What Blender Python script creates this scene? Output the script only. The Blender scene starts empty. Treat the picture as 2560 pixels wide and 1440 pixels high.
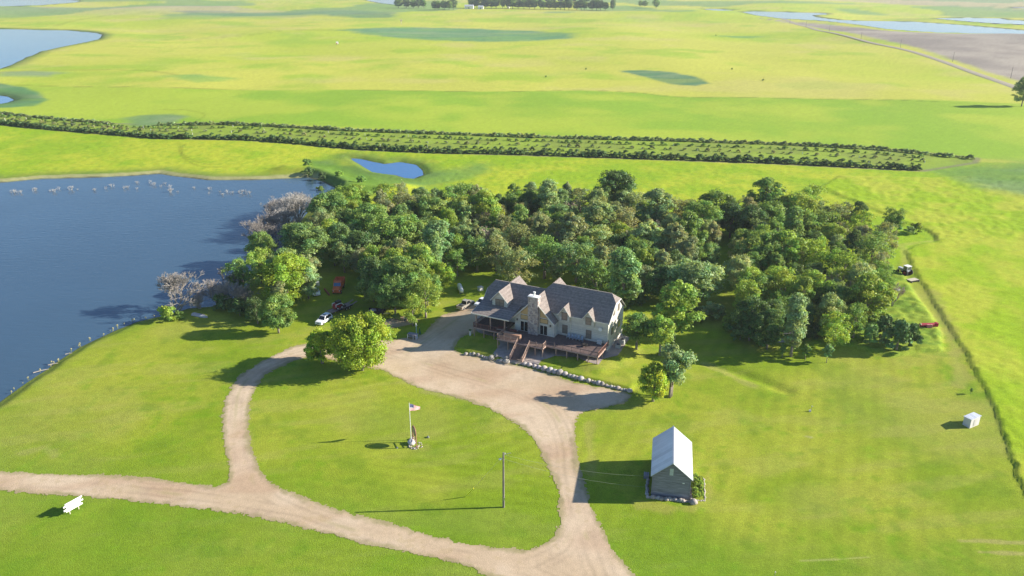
import bpy, math, random
import numpy as np
from mathutils import Vector, Matrix
from mathutils.geometry import tessellate_polygon

# ------------------------------------------------------------------ camera, sky, sun, exposure
scn = bpy.context.scene
R = math.radians
CAM_H, PITCH, FPX = 80.0, R(22), 1971.0
cam = bpy.data.cameras.new('camera'); camo = bpy.data.objects.new('camera', cam)
scn.collection.objects.link(camo); scn.camera = camo
camo.location = (0, 0, CAM_H); camo.rotation_euler = (R(90) - PITCH, 0, 0)
cam.sensor_width = 36.0; cam.lens = 36.0 * FPX / 2560.0
cam.clip_start = 0.5; cam.clip_end = 30000
SUN_EL, SUN_AZ = R(23.6), R(3.2)          # azimuth counted from +X towards +Y
w = bpy.data.worlds.new("World"); scn.world = w; w.use_nodes = True
nt = w.node_tree
sky = nt.nodes.new('ShaderNodeTexSky'); sky.sky_type = 'NISHITA'; sky.sun_disc = False
sky.sun_elevation = SUN_EL; sky.sun_rotation = R(90) - SUN_AZ
sky.air_density = 1.0; sky.dust_density = 0.4; sky.ozone_density = 5.0
bg = nt.nodes['Background']; nt.links.new(sky.outputs[0], bg.inputs[0]); bg.inputs[1].default_value = 0.08
sl = bpy.data.lights.new('sun', 'SUN'); so = bpy.data.objects.new('sun', sl); scn.collection.objects.link(so)
sl.energy = 5.0; sl.angle = R(0.5); sl.color = (1.0, 0.91, 0.78)
sd = Vector((math.cos(SUN_EL) * math.cos(SUN_AZ), math.cos(SUN_EL) * math.sin(SUN_AZ), math.sin(SUN_EL)))
so.rotation_euler = sd.to_track_quat('Z', 'Y').to_euler()
scn.view_settings.view_transform = 'Standard'; scn.view_settings.look = 'None'
scn.view_settings.exposure = 1.08; scn.view_settings.gamma = 1.0
scn.cycles.max_bounces = 6; scn.cycles.diffuse_bounces = 3; scn.cycles.glossy_bounces = 2
scn.cycles.transmission_bounces = 3; scn.cycles.volume_bounces = 0
rnd = random.Random(7); rng = np.random.default_rng(7)

# ------------------------------------------------------------------ survey: picture point -> spot on the land
def G(x, y, z=0.0):
    u = (x - 1280) / FPX; v = (720 - y) / FPX
    dy = math.cos(PITCH) + v * math.sin(PITCH); dz = -math.sin(PITCH) + v * math.cos(PITCH)
    t = (z - CAM_H) / dz
    return (u * t, dy * t)
def GP(pts, z=0.0): return np.array([G(x, y, z) for x, y in pts])

# ------------------------------------------------------------------ numeric helpers
def smooth(a, b, x):
    t = np.clip((x - a) / (b - a), 0, 1); return t * t * (3 - 2 * t)
def _hash(ix, iy, s):
    n = (ix * 374761393 + iy * 668265263 + s * 982451653) & 0xffffffff
    n = ((n ^ (n >> 13)) * 1274126177) & 0xffffffff
    return ((n ^ (n >> 16)) & 0xffff) / 65535.0
def vnoise(x, y, s=0):
    ix = np.floor(x).astype(np.int64); iy = np.floor(y).astype(np.int64)
    fx = x - ix; fy = y - iy; fx = fx * fx * (3 - 2 * fx); fy = fy * fy * (3 - 2 * fy)
    a = _hash(ix, iy, s); b = _hash(ix + 1, iy, s); c = _hash(ix, iy + 1, s); d = _hash(ix + 1, iy + 1, s)
    return (a + (b - a) * fx) * (1 - fy) + (c + (d - c) * fx) * fy
def fbm(x, y, sc, oc=3, s=0):
    v = 0; amp = 1; tot = 0; f = 1.0 / sc
    for i in range(oc):
        v = v + amp * vnoise(x * f + 17.3 * i, y * f - 9.1 * i, s + i); tot += amp; amp *= .55; f *= 2.03
    return v / tot                      # 0..1, mean .5
def sdpoly(P, X, Y, margin=80.0):
    """signed distance to polygon, negative inside (only exact within margin)"""
    out = np.full(X.shape, float(margin))
    x0, y0 = P.min(0) - margin; x1, y1 = P.max(0) + margin
    m = (X > x0) & (X < x1) & (Y > y0) & (Y < y1)
    x = X[m]; y = Y[m]
    if x.size == 0: return out
    d2 = np.full(x.shape, 1e18); ins = np.zeros(x.shape, bool)
    n = len(P)
    for i in range(n):
        ax, ay = P[i]; bx, by = P[(i + 1) % n]
        ex, ey = bx - ax, by - ay; L = ex * ex + ey * ey + 1e-12
        t = np.clip(((x - ax) * ex + (y - ay) * ey) / L, 0, 1)
        d2 = np.minimum(d2, (x - ax - t * ex) ** 2 + (y - ay - t * ey) ** 2)
        c = ((ay > y) != (by > y)); 
        with np.errstate(divide='ignore', invalid='ignore'):
            xi = (bx - ax) * (y - ay) / (by - ay + (by == ay) * 1e-9) + ax
        ins ^= c & (x < xi)
    d = np.sqrt(d2); d[ins] *= -1
    out[m] = np.minimum(d, margin)
    return out
def dline(P, X, Y, margin=30.0):
    out = np.full(X.shape, float(margin))
    x0, y0 = P.min(0) - margin; x1, y1 = P.max(0) + margin
    m = (X > x0) & (X < x1) & (Y > y0) & (Y < y1)
    x = X[m]; y = Y[m]
    if x.size == 0: return out
    d2 = np.full(x.shape, 1e18)
    for i in range(len(P) - 1):
        ax, ay = P[i]; bx, by = P[i + 1]; ex, ey = bx - ax, by - ay; L = ex * ex + ey * ey + 1e-12
        t = np.clip(((x - ax) * ex + (y - ay) * ey) / L, 0, 1)
        d2 = np.minimum(d2, (x - ax - t * ex) ** 2 + (y - ay - t * ey) ** 2)
    out[m] = np.minimum(np.sqrt(d2), margin); return out
def curve(pts, n=8):
    """Catmull-Rom through points"""
    P = [np.array(p, float) for p in pts]; P = [2 * P[0] - P[1]] + P + [2 * P[-1] - P[-2]]; o = []
    for i in range(1, len(P) - 2):
        a, b, c, d = P[i - 1:i + 3]
        for k in range(n):
            t = k / n
            o.append(.5 * (2 * b + (c - a) * t + (2 * a - 5 * b + 4 * c - d) * t * t + (3 * b - a - 3 * c + d) * t ** 3))
    o.append(P[-2]); return np.array(o)
def srgb(r, g, b):
    return tuple((c / 255 / 12.92) if c <= 10 else ((c / 255 + .055) / 1.055) ** 2.4 for c in (r, g, b))

# ------------------------------------------------------------------ materials
MATS = {}
def mat(name, col, rough=.8, metal=0.0, noise=None, bump=None, spec=.3, objcol=False, emit=None):
    """noise=(scale, amount[, stretch xyz]) varies brightness; bump=(scale, distance)"""
    if name in MATS: return MATS[name]
    m = bpy.data.materials.new(name); m.use_nodes = True; n = m.node_tree.nodes; l = m.node_tree.links
    p = n['Principled BSDF']; p.inputs['Roughness'].default_value = rough; p.inputs['Metallic'].default_value = metal
    p.inputs['Specular IOR Level'].default_value = spec
    tc = n.new('ShaderNodeTexCoord')
    rgb = n.new('ShaderNodeRGB'); rgb.outputs[0].default_value = (*col, 1); src = rgb.outputs[0]
    if objcol:
        oi = n.new('ShaderNodeObjectInfo'); mx = n.new('ShaderNodeMix'); mx.data_type = 'RGBA'; mx.blend_type = 'MULTIPLY'
        mx.inputs[0].default_value = 1; l.new(src, mx.inputs[6]); l.new(oi.outputs['Color'], mx.inputs[7]); src = mx.outputs[2]
    if noise:
        mp = n.new('ShaderNodeMapping'); l.new(tc.outputs['Object'], mp.inputs[0])
        if len(noise) > 2: mp.inputs['Scale'].default_value = noise[2]
        nz = n.new('ShaderNodeTexNoise'); nz.inputs['Scale'].default_value = noise[0]; nz.inputs['Detail'].default_value = 5
        l.new(mp.outputs[0], nz.inputs['Vector'])
        mr = n.new('ShaderNodeMapRange'); mr.inputs[1].default_value = .25; mr.inputs[2].default_value = .75
        mr.inputs[3].default_value = 1 - noise[1]; mr.inputs[4].default_value = 1 + noise[1]; l.new(nz.outputs[0], mr.inputs[0])
        vm = n.new('ShaderNodeVectorMath'); vm.operation = 'SCALE'; l.new(src, vm.inputs[0]); l.new(mr.outputs[0], vm.inputs[3]); src = vm.outputs[0]
    l.new(src, p.inputs['Base Color'])
    if bump:
        nb = n.new('ShaderNodeTexNoise'); nb.inputs['Scale'].default_value = bump[0]; nb.inputs['Detail'].default_value = 4
        l.new(tc.outputs['Object'], nb.inputs['Vector'])
        b = n.new('ShaderNodeBump'); b.inputs['Distance'].default_value = bump[1]; b.inputs['Strength'].default_value = .8
        l.new(nb.outputs[0], b.inputs['Height']); l.new(b.outputs[0], p.inputs['Normal'])
    if emit: p.inputs['Emission Color'].default_value = (*emit[0], 1); p.inputs['Emission Strength'].default_value = emit[1]
    MATS[name] = m; return m
def mat_lines(name, col, axis='Z', period=.2, dark=.6, rough=.8, noise=(3, .15), spec=.3, width=.12):
    """boards / laps: thin darker joints every `period` metres along an axis"""
    if name in MATS: return MATS[name]
    m = mat(name, col, rough, 0, noise, None, spec); n = m.node_tree.nodes; l = m.node_tree.links
    p = n['Principled BSDF']; src = p.inputs['Base Color'].links[0].from_socket
    tc = n.new('ShaderNodeTexCoord'); sx = n.new('ShaderNodeSeparateXYZ'); l.new(tc.outputs['Object'], sx.inputs[0])
    d = n.new('ShaderNodeMath'); d.operation = 'DIVIDE'; d.inputs[1].default_value = period; l.new(sx.outputs[axis], d.inputs[0])
    fr = n.new('ShaderNodeMath'); fr.operation = 'FRACT'; l.new(d.outputs[0], fr.inputs[0])
    fl = n.new('ShaderNodeMath'); fl.operation = 'FLOOR'; l.new(d.outputs[0], fl.inputs[0])
    wn = n.new('ShaderNodeTexWhiteNoise'); wn.noise_dimensions = '1D'; l.new(fl.outputs[0], wn.inputs['W'])
    gt = n.new('ShaderNodeMath'); gt.operation = 'LESS_THAN'; gt.inputs[1].default_value = width; l.new(fr.outputs[0], gt.inputs[0])
    k = n.new('ShaderNodeMapRange'); k.inputs[3].default_value = 1; k.inputs[4].default_value = dark; l.new(gt.outputs[0], k.inputs[0])
    k2 = n.new('ShaderNodeMapRange'); k2.inputs[3].default_value = .88; k2.inputs[4].default_value = 1.12; l.new(wn.outputs[0], k2.inputs[0])
    mu = n.new('ShaderNodeMath'); mu.operation = 'MULTIPLY'; l.new(k.outputs[0], mu.inputs[0]); l.new(k2.outputs[0], mu.inputs[1])
    vm = n.new('ShaderNodeVectorMath'); vm.operation = 'SCALE'; l.new(src, vm.inputs[0]); l.new(mu.outputs[0], vm.inputs[3])
    l.new(vm.outputs[0], p.inputs['Base Color']); return m

# ------------------------------------------------------------------ mesh builder
def link(o): scn.collection.objects.link(o); return o
class MB:
    def __init__(s): s.v = []; s.f = []
    def add(s, vs, fs):
        b = len(s.v); s.v += [tuple(p) for p in vs]; s.f += [tuple(i + b for i in f) for f in fs]; return s
    def box(s, x0, x1, y0, y1, z0, z1):
        return s.add([(x0, y0, z0), (x1, y0, z0), (x1, y1, z0), (x0, y1, z0), (x0, y0, z1), (x1, y0, z1), (x1, y1, z1), (x0, y1, z1)],
              [(0, 3, 2, 1), (4, 5, 6, 7), (0, 1, 5, 4), (1, 2, 6, 5), (2, 3, 7, 6), (3, 0, 4, 7)])
    def cbox(s, c, sz, rz=0.0, tilt=0.0):
        M = Matrix.Translation(c) @ Matrix.Rotation(rz, 4, 'Z') @ Matrix.Rotation(tilt, 4, 'Y')
        h = [q / 2 for q in sz]
        vs = [M @ Vector((a * h[0], b * h[1], d * h[2])) for d in (-1, 1) for a, b in ((-1, -1), (1, -1), (1, 1), (-1, 1))]
        return s.add(vs, [(0, 3, 2, 1), (4, 5, 6, 7), (0, 1, 5, 4), (1, 2, 6, 5), (2, 3, 7, 6), (3, 0, 4, 7)])
    def prism(s, poly, axis, a, b):
        """poly 2-D; axis 'x': poly=(y,z) from x=a..b ; 'y': poly=(x,z) ; 'z': poly=(x,y)"""
        f = {'x': lambda p, q: (q, p[0], p[1]), 'y': lambda p, q: (p[0], q, p[1]), 'z': lambda p, q: (p[0], p[1], q)}[axis]
        n = len(poly)
        return s.add([f(p, a) for p in poly] + [f(p, b) for p in poly],
                     [tuple(range(n))[::-1], tuple(range(n, 2 * n))] + [(i, (i + 1) % n, n + (i + 1) % n, n + i) for i in range(n)])
    def slab(s, pts, th):
        """planar polygon given as its top face, thickened downward along its normal"""
        P = [Vector(p) for p in pts]; nrm = (P[1] - P[0]).cross(P[2] - P[0]).normalized()
        if nrm.z < 0: P = P[::-1]; nrm = -nrm
        n = len(P); lo = [p - nrm * th for p in P]
        return s.add(P + lo, [tuple(range(n)), tuple(range(n, 2 * n))[::-1]] + [(i, n + i, n + (i + 1) % n, (i + 1) % n) for i in range(n)])
    def tube(s, p0, p1, r0, r1=None, n=8, cap=True):
        r1 = r0 if r1 is None else r1; a = Vector(p0); b = Vector(p1); d = (b - a)
        if d.length < 1e-6: return s
        q = d.normalized().to_track_quat('Z', 'Y'); vs = []
        for c, r in ((a, r0), (b, r1)):
            for k in range(n):
                t = 2 * math.pi * k / n; vs.append(c + q @ Vector((r * math.cos(t), r * math.sin(t), 0)))
        fs = [(k, (k + 1) % n, n + (k + 1) % n, n + k) for k in range(n)]
        if cap: fs += [tuple(range(n))[::-1], tuple(range(n, 2 * n))]
        return s.add(vs, fs)
    def path(s, pts, rs, n=6):
        for i in range(len(pts) - 1): s.tube(pts[i], pts[i + 1], rs[i], rs[i + 1], n)
        return s
    def ball(s, c, r, nu=10, nv=7, jit=0.0, seed=0, zmin=None):
        q = random.Random(seed); rx, ry, rz = (r, r, r) if not hasattr(r, '__len__') else r; vs = []; fs = []
        for j in range(nv + 1):
            ph = math.pi * j / nv
            for i in range(nu):
                th = 2 * math.pi * i / nu; k = 1 + (q.random() - .5) * 2 * jit if 0 < j < nv else 1
                z = c[2] + rz * math.cos(ph) * k
                if zmin is not None: z = max(z, zmin)
                vs.append((c[0] + rx * math.sin(ph) * math.cos(th) * k, c[1] + ry * math.sin(ph) * math.sin(th) * k, z))
        for j in range(nv):
            for i in range(nu):
                fs.append((j * nu + i, (j + 1) * nu + i, (j + 1) * nu + (i + 1) % nu, j * nu + (i + 1) % nu))
        return s.add(vs, fs)
    def loft(s, rings, cap=True):
        n = len(rings[0]); vs = [p for r in rings for p in r]; fs = []
        for k in range(len(rings) - 1):
            for i in range(n): fs.append((k * n + i, k * n + (i + 1) % n, (k + 1) * n + (i + 1) % n, (k + 1) * n + i))
        if cap: fs += [tuple(range(n))[::-1], tuple(range((len(rings) - 1) * n, len(rings) * n))]
        return s.add(vs, fs)
    def face(s, pts): return s.add(pts, [tuple(range(len(pts)))])
    def build(s, name, m, parent=None, smooth=False):
        me = bpy.data.meshes.new(name); me.from_pydata(s.v, [], s.f); me.update()
        import bmesh
        bm = bmesh.new(); bm.from_mesh(me); bmesh.ops.recalc_face_normals(bm, faces=bm.faces)
        bm.to_mesh(me); bm.free()
        if smooth: me.polygons.foreach_set('use_smooth', [True] * len(me.polygons))
        me.materials.append(m); o = bpy.data.objects.new(name, me); link(o)
        if parent is not None: o.parent = parent
        return o
def npmesh(name, V, F, m, parent=None, smooth=False, col=None):
    """V (n,3), F (m,k) numpy arrays; fast"""
    me = bpy.data.meshes.new(name); nf, k = F.shape
    me.vertices.add(len(V)); me.vertices.foreach_set('co', V.astype(np.float32).ravel())
    me.loops.add(nf * k); me.loops.foreach_set('vertex_index', F.astype(np.int32).ravel())
    me.polygons.add(nf); me.polygons.foreach_set('loop_start', np.arange(0, nf * k, k, dtype=np.int32))
    if smooth: me.polygons.foreach_set('use_smooth', np.ones(nf, bool))
    me.update(calc_edges=True)
    if col is not None:
        a = me.attributes.new('Col', 'FLOAT_COLOR', 'POINT'); c = np.ones((len(V), 4), np.float32); c[:, :3] = col
        a.data.foreach_set('color', c.ravel())
    me.materials.append(m); o = bpy.data.objects.new(name, me); link(o)
    if parent is not None: o.parent = parent
    return o
def thing(name, label, cat, loc=(0, 0, 0), rz=0.0, group=None):
    o = bpy.data.objects.new(name, None); link(o); o.location = loc; o.rotation_euler = (0, 0, rz)
    o.empty_display_size = .5; return tag(o, label, cat, group)
def tag(o, label=None, cat=None, group=None, kind=None):
    if label: o['label'] = label
    if cat: o['category'] = cat
    if group: o['group'] = group
    if kind: o['kind'] = kind
    return o
def dup(root, loc, rz=None, label=None, group=None, scale=None, color=None):
    r = root.copy(); link(r); r.location = loc
    if rz is not None: r.rotation_euler = (0, 0, rz)
    if scale is not None: r.scale = scale
    if label: r['label'] = label
    if group: r['group'] = group
    if color: r.color = color
    for ch in root.children:
        c = ch.copy(); link(c); c.parent = r
        if color and ch.name.startswith(('crown', 'foliage')): c.color = color
        for g in ch.children:
            d = g.copy(); link(d); d.parent = c
    return r
# ================================================================== THE LAND
KA = 0.75      # lit appearance -> surface colour
def tgt(r, g, b):
    c = np.array(srgb(r, g, b)) * KA
    return c * np.array([1.0, .965, 1.12]) if g > r - 8 and g > b * 1.35 else c
WZ = -0.8
LAKE = GP([(-900, 440), (-200, 452), (0, 456), (100, 447), (250, 443), (330, 439), (395, 434), (440, 441), (520, 450), (620, 450), (700, 447), (770, 443), (810, 455), (838, 470), (825, 486),
           (790, 500), (770, 530), (740, 570), (715, 610), (680, 650), (640, 690), (600, 735), (560, 762), (520, 768), (470, 772), (440, 782), (400, 792),
           (340, 806), (290, 826), (240, 850), (200, 869), (160, 896), (110, 931), (60, 963), (0, 1006), (-100, 1062), (-300, 1130), (-800, 1200), (-1400, 900), (-1500, 500)], WZ)
LAKE2 = GP([(-700, 50), (0, 72), (70, 74), (170, 76), (240, 82), (258, 88), (245, 99), (220, 105), (150, 118), (100, 130), (60, 148), (30, 162), (0, 172), (-300, 200), (-900, 180)], WZ)
LAKE3 = GP([(-500, 2), (-200, 14), (0, 16), (100, 13), (190, 6), (200, 2), (100, -8), (-400, -14)], WZ)
MARSHP = GP([(-160, 240), (-60, 236), (0, 239), (20, 242), (35, 250), (20, 256), (0, 260), (-120, 262)], WZ)
MIDP = GP([(872, 395), (900, 397), (930, 404), (960, 410), (1000, 405), (1040, 412), (1057, 425), (1060, 438), (1035, 447), (1010, 445), (990, 438), (960, 435), (930, 430), (900, 412)], WZ)
PA = GP([(1750, 22), (1790, 22), (1835, 26), (1790, 27)], WZ)
PB = GP([(1855, 30), (1885, 28), (2060, 33), (2072, 36), (2030, 38), (2040, 43), (2100, 50), (2150, 52), (2280, 54), (2400, 62), (2560, 76), (2800, 84), (2800, 90), (2560, 86), (2350, 82), (2220, 73), (2150, 62), (2060, 52), (1950, 46), (1890, 38)], WZ)
PD = GP([(2335, 46), (2420, 44), (2500, 46), (2520, 50), (2600, 53), (2700, 56), (2600, 63), (2480, 58), (2400, 52)], WZ)
PE = GP([(2490, 17), (2560, 18), (2700, 20), (2600, 22)], WZ)
PF = GP([(915, 1), (935, -5), (990, -5), (994, 12), (960, 9)], WZ)
PONDS = [('lake', LAKE, 'large blue lake beside the mown lawn'), ('lake', LAKE2, 'pale lake reaching in from the frame edge beyond the meadow'), ('lake', LAKE3, 'sliver of lake at the far corner of the fields'),
         ('pond', MARSHP, 'small pond ringed by dark marsh grass'), ('pond', MIDP, 'small bright blue pond between the shrub rows and the grove'),
         ('pond', PA, 'narrow sliver of pond at the far road bend'), ('pond', PB, 'long pale pond behind the bare field'), ('pond', PD, 'pale pond on the far side of the long pond'),
         ('pond', PE, 'thin far pond near the horizon'), ('pond', PF, 'far pond beside the farmstead trees')]
MEADOW = GP([(2240, 560), (2300, 566), (2336, 590), (2343, 607), (2300, 612), (2262, 628), (2275, 655), (2300, 700), (2330, 750), (2358, 795), (2384, 835), (2412, 880), (2432, 920), (2456, 960), (2482, 1010), (2500, 1060), (2516, 1110),
             (2536, 1170), (2562, 1230), (2610, 1310), (2700, 1440), (3400, 1440), (4200, 700), (3300, 470), (2500, 440), (2330, 445), (2100, 440), (2050, 470), (2150, 510), (2220, 540)])
WEEDS = GP([(2180, 640), (2262, 690), (2290, 740), (2330, 790), (2352, 830), (2358, 880), (2290, 884), (2230, 895), (2130, 868), (2010, 862), (2000, 840), (2100, 780)])
BELT = GP([(-900, 240), (0, 283), (200, 298), (280, 306), (400, 309), (560, 309), (850, 324), (1100, 332), (1400, 342), (1700, 349), (2000, 359), (2200, 370), (2445, 396), (2440, 408),
           (2310, 428), (2100, 418), (1900, 408), (1600, 398), (1300, 388), (1100, 383), (900, 375), (730, 360), (620, 353), (400, 347), (200, 327), (0, 310), (-900, 262)])
MIDF = GP([(-1500, 180), (0, 212), (150, 217), (400, 224), (900, 222), (1200, 228), (1330, 226), (1450, 222), (1600, 228), (1700, 238), (2000, 245), (2300, 252), (2560, 262), (3200, 290), (3400, 470), (2445, 396), (2200, 370),
           (1700, 349), (1100, 332), (560, 309), (280, 306), (0, 283), (-1500, 230)])
NEARF = GP([(-1500, 290), (0, 310), (400, 347), (730, 360), (1100, 383), (1600, 398), (2310, 428), (2445, 405), (3300, 440), (3400, 560), (2300, 620), (2262, 640), (2200, 700), (1900, 700), (1500, 660), (1100, 620), (860, 540), (850, 490), (770, 440), (395, 430), (0, 452), (-1500, 440)])
PLOW = GP([(1890, 44), (1960, 50), (2060, 58), (2130, 66), (2230, 78), (2350, 86), (2560, 91), (2900, 98), (3100, 330), (2560, 203), (2500, 186), (2400, 153), (2300, 124), (2200, 101), (2100, 80), (1990, 56)])
MARSH = [(GP([(-100, 205), (0, 207), (60, 218), (110, 235), (125, 250), (90, 265), (30, 270), (-100, 272)]), (98, 150, 88), 3),
         (GP([(860, 76), (950, 68), (1060, 63), (1200, 66), (1330, 72), (1440, 84), (1420, 96), (1330, 100), (1200, 102), (1060, 98), (950, 88)]), (104, 158, 100), 12),
         (GP([(1545, 175), (1600, 173), (1680, 178), (1740, 190), (1772, 205), (1740, 210), (1690, 206), (1620, 190)]), (90, 142, 92), 3),
         (GP([(430, 24), (560, 23), (700, 28), (850, 25), (980, 32), (985, 42), (880, 42), (780, 34), (600, 36), (480, 32)]), (98, 145, 98), 14),
         (GP([(310, 292), (350, 284), (430, 282), (470, 290), (430, 305), (350, 312)]), (125, 160, 95), 5),
         (GP([(2380, 430), (2460, 412), (2600, 405), (2800, 430), (2700, 500), (2560, 500), (2450, 470)]), (118, 160, 70), 8),
         (GP([(860, 418), (990, 448), (1070, 440), (1200, 410), (1230, 425), (1060, 470), (960, 462)]), (125, 165, 70), 6),
         (GP([(755, 400), (830, 400), (900, 440), (990, 475), (930, 500), (850, 480), (790, 440)]), (112, 155, 52), 5),
         (GP([(1785, 84), (1850, 82), (1930, 84), (1860, 88)]), (115, 165, 85), 6),
         (GP([(400, 195), (480, 190), (570, 198), (500, 207)]), (150, 190, 80), 10),
         (GP([(0, 182), (90, 180), (190, 184), (120, 194), (0, 195)]), (150, 175, 110), 8)]
TRACKS = [(GP(curve([(2262, 556), (2300, 570), (2330, 585), (2344, 602)])), 1.1, .55), (GP(curve([(462, 360), (452, 385), (475, 405), (505, 416), (560, 418)])), 1.0, .74), (GP(curve([(448, 362), (452, 380), (480, 400), (520, 412)])), .8, .74),
          (GP(curve([(395, 273), (450, 272), (500, 280), (512, 288), (495, 300)])), 1.4, .82), (GP(curve([(0, 178), (300, 180), (395, 185), (440, 193)])), 3.5, .8),
          (GP(curve([(400, 98), (600, 88), (720, 78), (860, 77)])), 5, .84), (GP(curve([(140, 62), (220, 42), (320, 26), (420, 30)])), 7, .86), (GP([(1400, 62), (1300, 60), (1200, 62)]), 5, .86),
          (GP(curve([(0, 212), (150, 217), (400, 222), (650, 222), (900, 222), (1200, 228), (1330, 226), (1450, 221), (1600, 228), (1700, 238), (2000, 245), (2200, 250), (2350, 258)])), 1.8, .72),
          (GP([(2280, 720), (2340, 800), (2372, 880), (2395, 950)]), 1.6, 1.1)]
BARE = [(GP([(2262, 690), (2262, 640), (2255, 612), (2343, 601)]), 1.4, (190, 196, 90)), (GP([(1605, 1262), (1680, 1272), (1745, 1268)]), 1.5, (176, 172, 84)), (GP([(1770, 1180), (1775, 1250)]), 1.0, (176, 172, 84)), (GP([(1010, 1118), (1060, 1118)]), 1.4, (170, 176, 80)), (GP([(2395, 1068), (2450, 1070)]), 1.0, (150, 160, 70)), (GP([(1470, 1060), (1475, 1120), (1480, 1180)]), 1.5, (180, 178, 88)), (GP([(625, 1010), (615, 1060), (622, 1120)]), 1.2, (176, 180, 84)), (GP([(2330, 730), (2365, 800), (2385, 870), (2400, 930), (2395, 960)]), 2.6, (165, 165, 85)), (GP([(2400, 1352), (2480, 1354), (2600, 1360)]), .6, (190, 175, 120)), (GP([(2450, 1380), (2520, 1383), (2620, 1386)]), .6, (190, 175, 120)),
        (GP([(2000, 1402), (2100, 1398), (2170, 1393)]), .25, (185, 190, 110)), (GP([(1760, 905), (1800, 925), (1830, 940), (1880, 965)]), 1.6, (180, 178, 95)),
        (GP([(980, 925), (1020, 950), (1080, 975), (1150, 992)]), 2.2, (185, 180, 105)), (GP([(60, 1130), (110, 1120), (140, 1140)]), 1.6, (170, 175, 90)), (GP([(2012, 1090), (2030, 1094)]), .4, (200, 195, 150))]
BERM = GP(curve([(720, 425), (780, 430), (830, 452), (870, 468), (940, 478), (1000, 472)]))
PITH = GP([(1760, 905), (1830, 925), (1900, 950), (1960, 975)])
FARROAD = GP(curve([(1890, 33), (1950, 45), (2010, 62), (2060, 78), (2130, 94), (2200, 112), (2280, 130), (2360, 152), (2440, 180), (2500, 203), (2545, 222), (2640, 262), (2900, 360)]))
SHORE_NEAR = GP([(400, 792), (340, 806), (290, 826), (240, 850), (200, 869), (160, 896), (110, 931), (60, 963), (0, 1006), (-100, 1062)])

HOUSEP = GP([(1184, 806), (1200, 826), (1243, 835), (1262, 850), (1300, 862), (1360, 878), (1440, 893), (1497, 912), (1545, 888), (1575, 845), (1540, 780), (1300, 740), (1190, 760)], 1.45)
ROWL = GP([(1140, 872), (1164, 879), (1200, 884), (1245, 896), (1268, 900), (1330, 909), (1360, 919), (1400, 928), (1450, 941), (1500, 953), (1550, 966), (1578, 972)], .7)
TERR = np.concatenate([ROWL, GP([(1640, 900), (1610, 800), (1500, 720), (1250, 700), (1200, 750), (1180, 800), (1150, 838), (1138, 852)], .9)])
def mound(X, Y):
    """the house stands on a low terrace held by the boulder row"""
    near = (np.abs(X) < 90) & (Y > 120) & (Y < 230)
    if not np.any(near): return np.zeros(X.shape)
    out = np.zeros(X.shape); x, y = X[near], Y[near]
    sb = sdpoly(TERR, x, y, 40); db = dline(ROWL, x, y, 40); sm = sdpoly(HOUSEP, x, y, 40)
    hin = .85 + .6 * smooth(4.2, .3, sm); hout = .30 * smooth(9, 0, sb); w_ = .35 + smooth(1.5, 9, db) * 7
    k = np.clip(.5 - sb / (2 * w_), 0, 1); k = k * k * (3 - 2 * k); out[near] = hout * (1 - k) + hin * k; return out
def pond_sd(X, Y):
    d = np.full(X.shape, 80.0)
    for _, P, _l in PONDS: d = np.minimum(d, sdpoly(P, X, Y))
    return d
def height(X, Y, psd=None, detail=True):
    X = np.asarray(X, float); Y = np.asarray(Y, float)
    if psd is None: psd = pond_sd(X, Y)
    dist = np.hypot(X, Y)
    far = smooth(420, 1100, dist); mo = mound(X, Y)
    und = (fbm(X + 300, Y, 330, 2, 5) - .5) * 15 * far + (fbm(X, Y * .8, 120, 2, 9) - .5) * 4.0 * smooth(230, 700, dist)
    und = und * (1 - .9 * np.exp(-(((X - 30) / 420) ** 4 + ((Y - 1850) / 330) ** 4))) ; und = und * smooth(0, 78, psd) + smooth(2500, 6000, dist) * fbm(X, Y, 1800, 2, 3) * 70 - smooth(1900, 2600, dist) * 0
    h = und
    me = sdpoly(MEADOW, X, Y, 40)
    q = fbm(X, Y, 1.6, 2, 21)
    h = h + smooth(.3, -.5, me + (q - .5) * 1.3) * (.42 + .26 * (q - .5) + .10 * (fbm(X, Y, 6, 2, 31) - .5))
    we = sdpoly(WEEDS, X, Y, 20)
    h = h + smooth(.3, -.8, we + (q - .5)) * (.6 + .8 * (q - .5))
    h = h + 1.9 * np.exp(-(dline(BERM, X, Y) / 6.0) ** 2) * smooth(0, 5, psd) - .5 * np.exp(-(dline(PITH, X, Y) / 1.8) ** 2)
    nf = sdpoly(NEARF, X, Y, 40)
    h = h + smooth(2, -6, nf) * (q - .5) * .35 * smooth(0, 4, psd)
    wob = (fbm(X, Y, 5, 2, 41) - .5) * 1.4 + (fbm(X, Y, 40, 2, 43) - .5) * 6 * smooth(300, 700, dist)
    s = psd + wob * smooth(0, 3, np.abs(psd) + 1)
    shore = np.where(s < 0, -.72 + .35 * np.maximum(s, -7), -.72 * (1 - smooth(0, 3.2, s)))
    return h * smooth(0, 5, s) + shore + mo
def hz1(x, y): return float(height(np.array([x]), np.array([y]))[0])
def G2(px, py, up=0.0):
    z = 0.0
    if abs(px - 1300) < 620 and 640 < py < 1080:
        for _ in range(5): x, y = G(px, py, z + up); z = float(mound(np.array([x]), np.array([y]))[0])
    return G(px, py, z + up)
def GP2(pts): return np.array([G2(x, y) for x, y in pts])

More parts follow.
